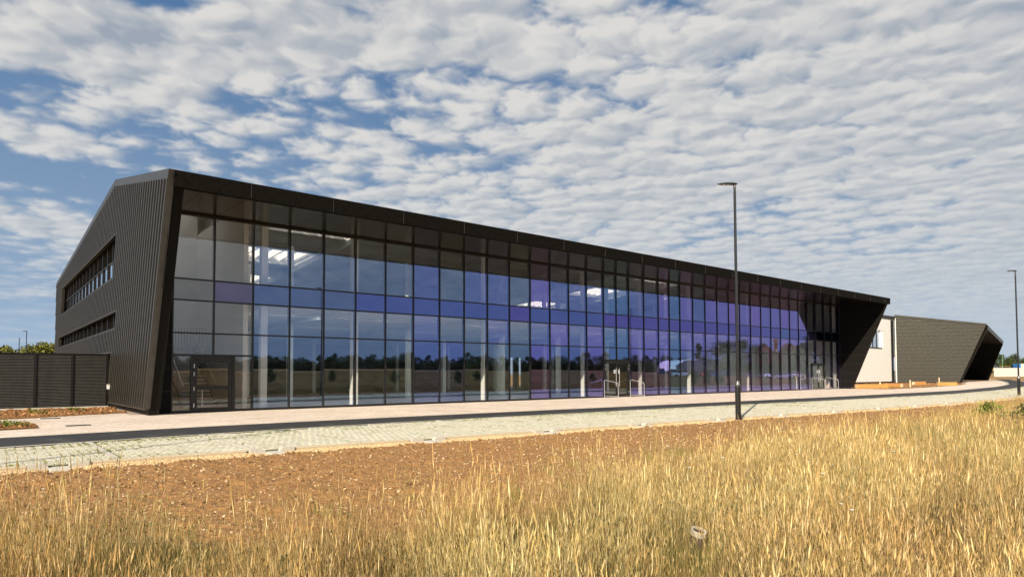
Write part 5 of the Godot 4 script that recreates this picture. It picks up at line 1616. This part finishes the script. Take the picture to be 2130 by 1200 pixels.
func net(bones: Array, cell: float) -> ArrayMesh:
	# one skin round tapered capsules: surface nets over a smooth minimum of their distances
	var lo := Vector3(1e9, 1e9, 1e9)
	var hi := -lo
	for b: Array in bones:
		for k in 2:
			var r: float = b[2 + k] + cell * 2.0
			lo = lo.min(b[k] - Vector3.ONE * r); hi = hi.max(b[k] + Vector3.ONE * r)
	var n := Vector3i(((hi - lo) / cell).ceil()) + Vector3i.ONE
	var f := PackedFloat32Array()
	f.resize(n.x * n.y * n.z)
	for z in n.z:
		for y in n.y:
			for x in n.x:
				var p := lo + Vector3(x, y, z) * cell
				var v := 1e9
				for b: Array in bones:
					var ab: Vector3 = b[1] - b[0]
					var t := clampf((p - b[0]).dot(ab) / maxf(ab.length_squared(), 1e-9), 0.0, 1.0)
					var d: float = p.distance_to(b[0] + ab * t) - lerpf(b[2], b[3], t)
					var h := clampf(0.5 + 0.5 * (v - d) / 0.03, 0.0, 1.0)
					v = lerpf(v, d, h) - 0.03 * h * (1.0 - h)
				f[(z * n.y + y) * n.x + x] = v
	var at := {}
	var s := Shape.new()
	for z in n.z - 1:
		for y in n.y - 1:
			for x in n.x - 1:
				var sum := Vector3.ZERO
				var cnt := 0
				for e: Array in [[0, 1], [2, 3], [4, 5], [6, 7], [0, 2], [1, 3], [4, 6], [5, 7], [0, 4], [1, 5], [2, 6], [3, 7]]:
					var a := Vector3i(x + (e[0] & 1), y + ((e[0] >> 1) & 1), z + (e[0] >> 2))
					var b := Vector3i(x + (e[1] & 1), y + ((e[1] >> 1) & 1), z + (e[1] >> 2))
					var fa := f[(a.z * n.y + a.y) * n.x + a.x]
					var fb := f[(b.z * n.y + b.y) * n.x + b.x]
					if (fa < 0.0) != (fb < 0.0):
						sum += Vector3(a).lerp(Vector3(b), fa / (fa - fb)); cnt += 1
				if cnt: at[Vector3i(x, y, z)] = lo + sum / cnt * cell
	for c: Vector3i in at:
		var f0 := f[(c.z * n.y + c.y) * n.x + c.x]
		for ax in 3:
			var u := Vector3i(0, 0, 0)
			u[ax] = 1
			var o := c + u
			if o.x >= n.x or o.y >= n.y or o.z >= n.z: continue
			var f1 := f[(o.z * n.y + o.y) * n.x + o.x]
			if (f0 < 0.0) == (f1 < 0.0): continue
			var j := Vector3i(0, 0, 0)
			var k := Vector3i(0, 0, 0)
			j[(ax + 1) % 3] = 1
			k[(ax + 2) % 3] = 1
			if not (at.has(c - j) and at.has(c - k) and at.has(c - j - k)): continue
			if f0 < 0.0: s.quad(at[c - j - k], at[c - k], at[c], at[c - j])
			else: s.quad(at[c - j], at[c], at[c - k], at[c - j - k])
	return s.mesh()

func make_person(at: Vector3, turn: float, step: float, label: String) -> void:
	var t := thing("person", label, "person", at, turn, "people in yellow vests seen in the glass")
	var legs := []
	for sd: float in [-1.0, 1.0]:
		var hip := Vector3(sd * 0.09, 0.92, 0)
		var knee := Vector3(sd * 0.1, 0.5, sd * step * 0.5 + 0.03)
		var ankle := Vector3(sd * 0.1, 0.09, sd * step)
		legs += [[hip, knee, 0.085, 0.06], [knee, ankle, 0.058, 0.042], [ankle + Vector3(0, -0.04, -0.03), ankle + Vector3(0, -0.05, 0.15), 0.04, 0.032]]
	var arms := []
	for sd: float in [-1.0, 1.0]:
		var sh := Vector3(sd * 0.19, 1.43, 0)
		var el := Vector3(sd * 0.25, 1.15, -sd * step * 0.3)
		var wr := Vector3(sd * 0.24, 0.9, -sd * step * 0.5 + 0.08)
		arms += [[sh, el, 0.055, 0.042], [el, wr, 0.04, 0.03], [wr, wr + Vector3(0, -0.09, 0.01), 0.034, 0.026]]
		for k in 5:
			var o := wr + Vector3(sd * 0.005, -0.08, -0.03 + k * 0.016)
			arms.append([o, o + Vector3(0, -0.07 + absf(k - 2) * 0.008, 0.012), 0.009, 0.007])
	var trunk := [[Vector3(-0.07, 0.96, 0), Vector3(0.07, 0.96, 0), 0.1, 0.1], [Vector3(0, 1.0, 0), Vector3(0, 1.36, 0), 0.12, 0.14], [Vector3(-0.13, 1.4, 0), Vector3(0.13, 1.4, 0), 0.07, 0.07]]
	var head := [[Vector3(0, 1.48, 0), Vector3(0, 1.58, 0.01), 0.055, 0.055], [Vector3(0, 1.64, 0.02), Vector3(0, 1.7, 0.0), 0.075, 0.088], [Vector3(0, 1.655, 0.09), Vector3(0, 1.635, 0.115), 0.012, 0.016], [Vector3(-0.088, 1.66, 0.0), Vector3(-0.092, 1.64, 0.0), 0.014, 0.012], [Vector3(0.088, 1.66, 0.0), Vector3(0.092, 1.64, 0.0), 0.014, 0.012]]
	put(t, "body", net(legs + arms + trunk + head, 0.026), plain("cloth_navy", lin(0.03, 0.035, 0.06), 0.9))
	var vest := []
	for b: Array in trunk: vest.append([b[0], b[1], b[2] + 0.018, b[3] + 0.018])
	put(t, "vest", net(vest, 0.03), M.yellow_paint)
	put(t, "hair", net([[Vector3(0, 1.72, -0.02), Vector3(0, 1.7, -0.04), 0.088, 0.088]], 0.025), M.bark_dark if M.has("bark_dark") else plain("bark_dark", lin(0.03, 0.02, 0.015), 0.8))

func make_far_things() -> void:
	# white hoarding and what shows over it, far behind the halls
	var h := thing("site_hoarding", "long white hoarding across the field beyond the shingled hall", "fence", away(2068, 262))
	var across := cam_r
	across.y = 0
	across = across.normalized()
	var yaw := -atan2(across.z, across.x)
	for k in 12:
		var p := across * (1.6 + k * 3.2)
		var o := bx(h, "panel", M.hoarding_white, p + Vector3(0, 1.75, 0), Vector3.ONE)
		o.transform = Transform3D(Basis(Vector3.UP, yaw) * Basis.from_scale(Vector3(3.1, 3.5, 0.1)), p + Vector3(0, 1.75, 0))
		bx(h, "post", M.concrete, across * (k * 3.2) + Vector3(0, 1.85, 0), Vector3(0.14, 3.7, 0.14))
	var m := thing("mast", "thin green mast behind the white hoarding", "mast", away(2086, 285))
	var s := Shape.new()
	s.lathe([Vector2(0.16, 0), Vector2(0.1, 9.2), Vector2(0.0, 9.2)], Vector3.ZERO, 8)
	put(m, "pole", s.mesh(), plain("mast_green", lin(0.12, 0.25, 0.08), 0.6))
	bx(m, "cap", M.lamp_black, Vector3(0, 9.25, 0), Vector3(0.5, 0.14, 0.25))
	var lor := thing("lorry_trailer", "white box trailer with a blue front panel beyond the farther lamp post", "trailer", away(2122, 275), yaw)
	bx(lor, "box_body", M.hoarding_white, Vector3(2.5, 3.9, 0), Vector3(6.0, 3.0, 2.4))
	bx(lor, "front_panel", M.sign_blue, Vector3(-1.3, 4.2, 0.0), Vector3(1.6, 2.4, 2.3))
	bx(lor, "chassis", M.tyre, Vector3(1.5, 2.2, 0), Vector3(8.0, 0.4, 2.0))
	for x: float in [-1.0, 3.5, 4.6]:
		var w := Shape.new()
		w.lathe([Vector2(0, -1.1), Vector2(0.9, -1.1), Vector2(0.9, 1.1), Vector2(0, 1.1)], Vector3.ZERO, 14)
		put(lor, "wheel", w.mesh(), M.tyre, Vector3(x, 0.9, 0), Basis(Vector3.RIGHT, PI / 2))
	var van := make_car(M.yellow_paint)
	plant(van, "yellow_car", away(2087, 290) + Vector3(0, 1.9, 0), 1.9, "yellow vehicle top showing over the white hoarding", "car")
	# parked cars across the field
	var paints := [plain("car_silver", lin(0.45, 0.46, 0.47), 0.3, 0.5), plain("car_navy", lin(0.03, 0.05, 0.12), 0.25), plain("car_red", lin(0.4, 0.03, 0.03), 0.3), plain("car_white", lin(0.75, 0.75, 0.75), 0.3), plain("car_grey", lin(0.12, 0.12, 0.13), 0.3)]
	var says := ["silver", "navy", "red", "white", "dark grey"]
	var cars := []
	for p: Material in paints: cars.append(make_car(p))
	var order := [1, 0, 3, 4, 2, 1, 3, 0, 4, 3, 1, 0, 3, 4, 1, 0]
	for k in order.size():
		var px := 1375.0 + k * 23.5
		plant(cars[order[k]], "parked_car", mirrored(px, 148.0 + 6.0 * sin(k * 2.1)), 1.0, "%s car, %s along the parked row mirrored in the glass" % [says[order[k]], ["first", "second", "third", "fourth", "fifth", "sixth", "seventh", "eighth", "ninth", "tenth", "eleventh", "twelfth", "thirteenth", "fourteenth", "fifteenth", "sixteenth"][k]], "car", "cars parked across the field")
	# marquee and brick house
	var mp := mirrored(1432, 165)
	var mq := thing("marquee", "white marquee mirrored in the glass among the parked cars", "tent", mp, 0.4)
	s = Shape.new()
	s.prism([Vector2(-6, 0), Vector2(-6, 2.4), Vector2(-4, 3.4), Vector2(0, 3.9), Vector2(4, 3.4), Vector2(6, 2.4), Vector2(6, 0)], -5, 5, 2)
	put(mq, "canopy", s.mesh(), M.canvas)
	for x: float in [-6.05, 6.05]:
		for z: float in [-5, 0, 5]:
			bx(mq, "pole", M.steel, Vector3(x, 1.2, z), Vector3(0.1, 2.5, 0.1))
	var bp := mirrored(1612, 230)
	var br := thing("brick_house", "red brick house with twin gables mirrored in the glass", "house", bp, 0.9)
	for x: float in [-4.2, 4.2]:
		s = Shape.new()
		s.prism([Vector2(x - 3, 0), Vector2(x - 3, 7.0), Vector2(x, 10.0), Vector2(x + 3, 7.0), Vector2(x + 3, 0)], -5, 5, 2)
		put(br, "wall", s.mesh(), M.brick_red)
		for e: float in [-1.0, 1.0]:
			s = Shape.new()
			s.quad(Vector3(x, 10.1, -5.3), Vector3(x, 10.1, 5.3), Vector3(x + e * 3.3, 6.8, 5.3), Vector3(x + e * 3.3, 6.8, -5.3))
			put(br, "roof", s.mesh(), M.roof_tile)
		for y: float in [1.6, 4.8]:
			for zz: float in [-5.03, 5.03]:
				bx(br, "window", M.car_glass, Vector3(x, y, zz), Vector3(1.4, 1.5, 0.08))
	bx(br, "wall", M.brick_red, Vector3(0, 3, 0), Vector3(3, 6, 8))
	bx(br, "chimney", M.brick_red, Vector3(0, 9, 0), Vector3(1.2, 6, 1.2))
	make_person(mirrored(1657, 104), 1.2, 0.16, "person in a yellow vest walking, mirrored beside the last double door")
	make_person(mirrored(1676, 107), 0.7, 0.1, "person in a yellow vest standing nearer the last double door")

func _ready() -> void:
	rng.seed = SEED
	unit_box = BoxMesh.new()
	set_camera_and_light()
	make_materials()
	make_ground()
	make_hall()
	make_far_hall()
	make_fence()
	make_furniture()
	make_trees()
	make_grass()
	make_far_things()
